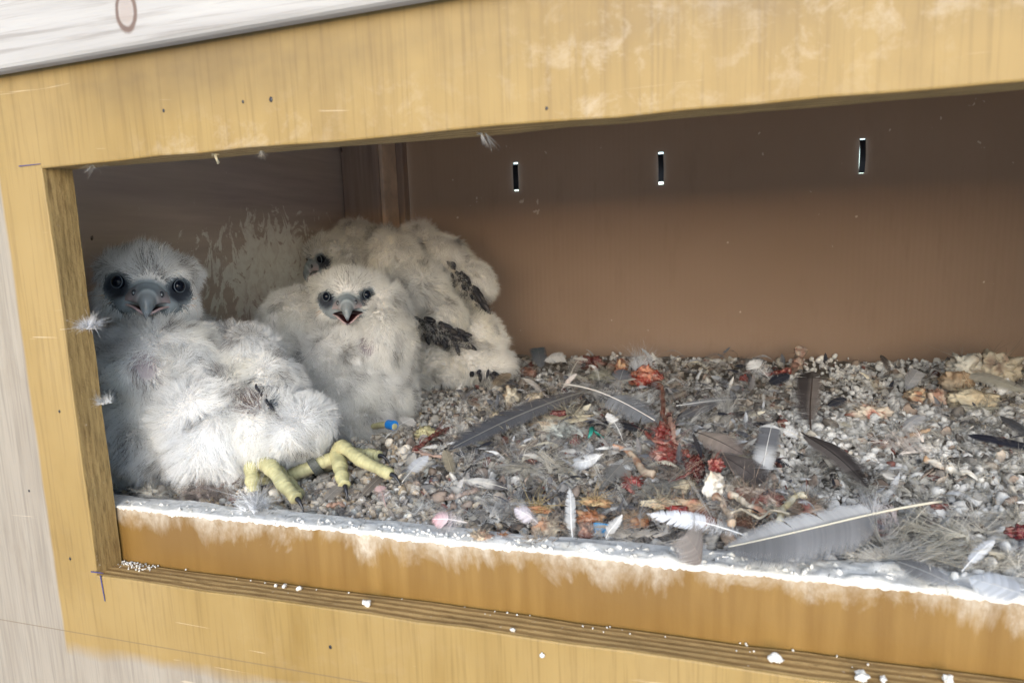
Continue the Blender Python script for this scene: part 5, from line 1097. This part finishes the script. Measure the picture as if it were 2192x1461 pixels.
# ------------------------------------------------------------------ the litter nobody could count
rg = np.random.default_rng(99)
PT, RD, CL = [], [], []
def addpatch(n, u0, u1, v0, v1, cols, sz, per0, flat=.35):
    for i in range(n):
        per = per0
        u, v = rg.uniform(u0, u1), rg.uniform(v0, v1); p = F(u, v, .004)
        if p.y > YB-.012 or p.y < TH+.03 or p.x < WL+.02 or p.x > WR-.02: continue
        p.z = Hs(p)+.0045; s_ = sz*rg.uniform(.5, 1.3); pt, r_ = strands(p, per, s_, rg, flat, 1, .00012, 5, .9, None, 12); per = len(pt)
        pt[..., 1] = np.minimum(pt[..., 1], YB-.001); c = np.array(cols[rg.integers(len(cols))]); PT.append(pt); RD.append(r_); CL.append(c*rg.uniform(.65, 1.45, (per, 1)))
grys = [(.40, .395, .385), (.52, .51, .49), (.30, .295, .29), (.62, .61, .59), (.16, .155, .155), (.46, .44, .41), (.50, .43, .34), (.40, .32, .26), (.58, .52, .43)]
addpatch(60, 1100, 1640, 820, 1130, grys, .013, 40, .9); addpatch(170, 1080, 1620, 775, 850, grys, .014, 46); addpatch(330, 960, 1640, 850, 1000, grys, .015, 46); addpatch(260, 850, 1700, 1000, 1180, grys, .014, 44)
addpatch(130, 1600, 2200, 800, 900, grys, .012, 40); addpatch(210, 1700, 2200, 900, 1060, [(.44, .42, .38), (.30, .29, .27), (.58, .56, .51)], .010, 36); addpatch(90, 1840, 2200, 1080, 1260, [(.54, .51, .45), (.36, .35, .33), (.62, .59, .53)], .016, 60)
addpatch(60, 2200, 3400, 830, 1300, grys, .014, 46); addpatch(70, 240, 850, 1030, 1110, [(.36, .32, .29), (.45, .43, .40), (.24, .22, .21)], .011, 40); addpatch(50, 870, 1100, 800, 960, grys, .011, 34)
lf = curves('fluff_litter', np.concatenate(PT), np.concatenate(RD), np.clip(np.concatenate(CL), 0, .9), MAT['fibre']); tag(lf, 'matted grey and cream shed down tangled over the gravel', 'down litter', kind='stuff')
# small body feathers trodden into the litter
parts = []; pals = [(.66, .66, .66), SIL, GRY, DGR, BRN, CRM, (.40, .39, .38), (.50, .49, .47), (.09, .09, .10), DGR, (.2, .19, .19), BLK]
protos = [feather_mesh(1., rg.uniform(.07, .15), rg.uniform(.05, .4), rg.uniform(-.25, .25), rg.uniform(.6, 1.2), 26, rg.uniform(.2, .8), .10, .45, .4, lambda t, q, fl: np.array((1., 1, 1))*(.75+.25*t), 500+i, .25) for i in range(12)]
VV, FF, CC, nn = [], [], [], 0
def smallf(n, u0, u1, v0, v1, lo, hi):
    global nn
    for i in range(n):
        u, v = rg.uniform(u0, u1), rg.uniform(v0, v1); p = F(u, v, .004)
        if p.y > YB-.012 or p.y < TH+.05 or p.x < WL+.03 or p.x > WR-.03: continue
        p.z = Hs(p)+rg.uniform(.002, .006); pv, ps = protos[rg.integers(12)]; L = rg.uniform(lo, hi)
        d = Vector((rg.normal(), rg.normal(), abs(rg.normal())*.35)).normalized(); M4 = np.array(frame(p, p+d*L, rg.uniform(-35, 35), .35))
        c = np.array(pals[rg.integers(len(pals))])
        for (vv, ff, cc) in ((pv[0], pv[1], pv[2]*c), (ps[0], ps[1], np.tile(c*.8+.12, (len(ps[0]), 1)))):
            w_ = (vv*L)@M4[:3, :3].T+M4[:3, 3]; w_[:, 1] = np.minimum(w_[:, 1], YB-.001)
            VV.append(w_); FF.extend(tuple(j+nn for j in q) for q in ff); CC.append(cc); nn += len(vv)
smallf(210, 1060, 1640, 775, 860, .014, .036); smallf(280, 950, 1640, 850, 1000, .012, .030); smallf(190, 850, 1720, 1000, 1170, .010, .024); smallf(60, 1600, 2200, 790, 900, .012, .03); smallf(50, 1640, 2200, 900, 1240, .008, .022); smallf(40, 2200, 3400, 830, 1300, .010, .03); smallf(24, 250, 860, 1040, 1110, .008, .018)
o = link('feather_litter', mesh('feather_litter', np.concatenate(VV), FF, np.concatenate(CC)), MAT['feather']); tag(o, 'small body feathers trodden into the nest litter', 'feather litter', kind='stuff')
# crumbs and flakes of dried tissue
n = 3600; uv = np.stack([np.where(rg.random(n) < .6, rg.uniform(900, 1680, n), rg.uniform(860, 2200, n)), 775+rg.random(n)**1.2*430], -1); P3 = np.array([F(*q, .004)[:] for q in uv]); ok = (P3[:, 1] < YB-.01) & (P3[:, 1] > TH+.03); P3 = P3[ok]; n = len(P3)
P3[:, 2] = H(P3[:, 0], P3[:, 1])+.004; sz = np.clip(rg.lognormal(math.log(.0023), .5, n), .0007, .0062)
v, f = scatter(P3, sz, np.where(rg.random(n) < .7, rg.uniform(.08, .22, n), rg.uniform(.3, .8, n)), (IV, IF), .6, 1.9)
pl = np.array([(.56, .52, .45), (.44, .38, .32), (.28, .22, .18), (.50, .47, .42), (.22, .10, .085), (.22, .20, .18), (.62, .60, .56), (.36, .29, .24), (.12, .11, .105), (.30, .285, .27), (.42, .41, .39), (.16, .145, .13)])
cc = np.repeat(pl[rg.integers(0, len(pl), n)]*rg.uniform(.6, 1.15, (n, 1)), len(IV), 0)
o = link('scrap_litter', mesh('scrap_litter', v, f, cc), MAT['dried']); tag(o, 'crumbs of dried tissue and shell strewn through the litter', 'scrap litter', kind='stuff')
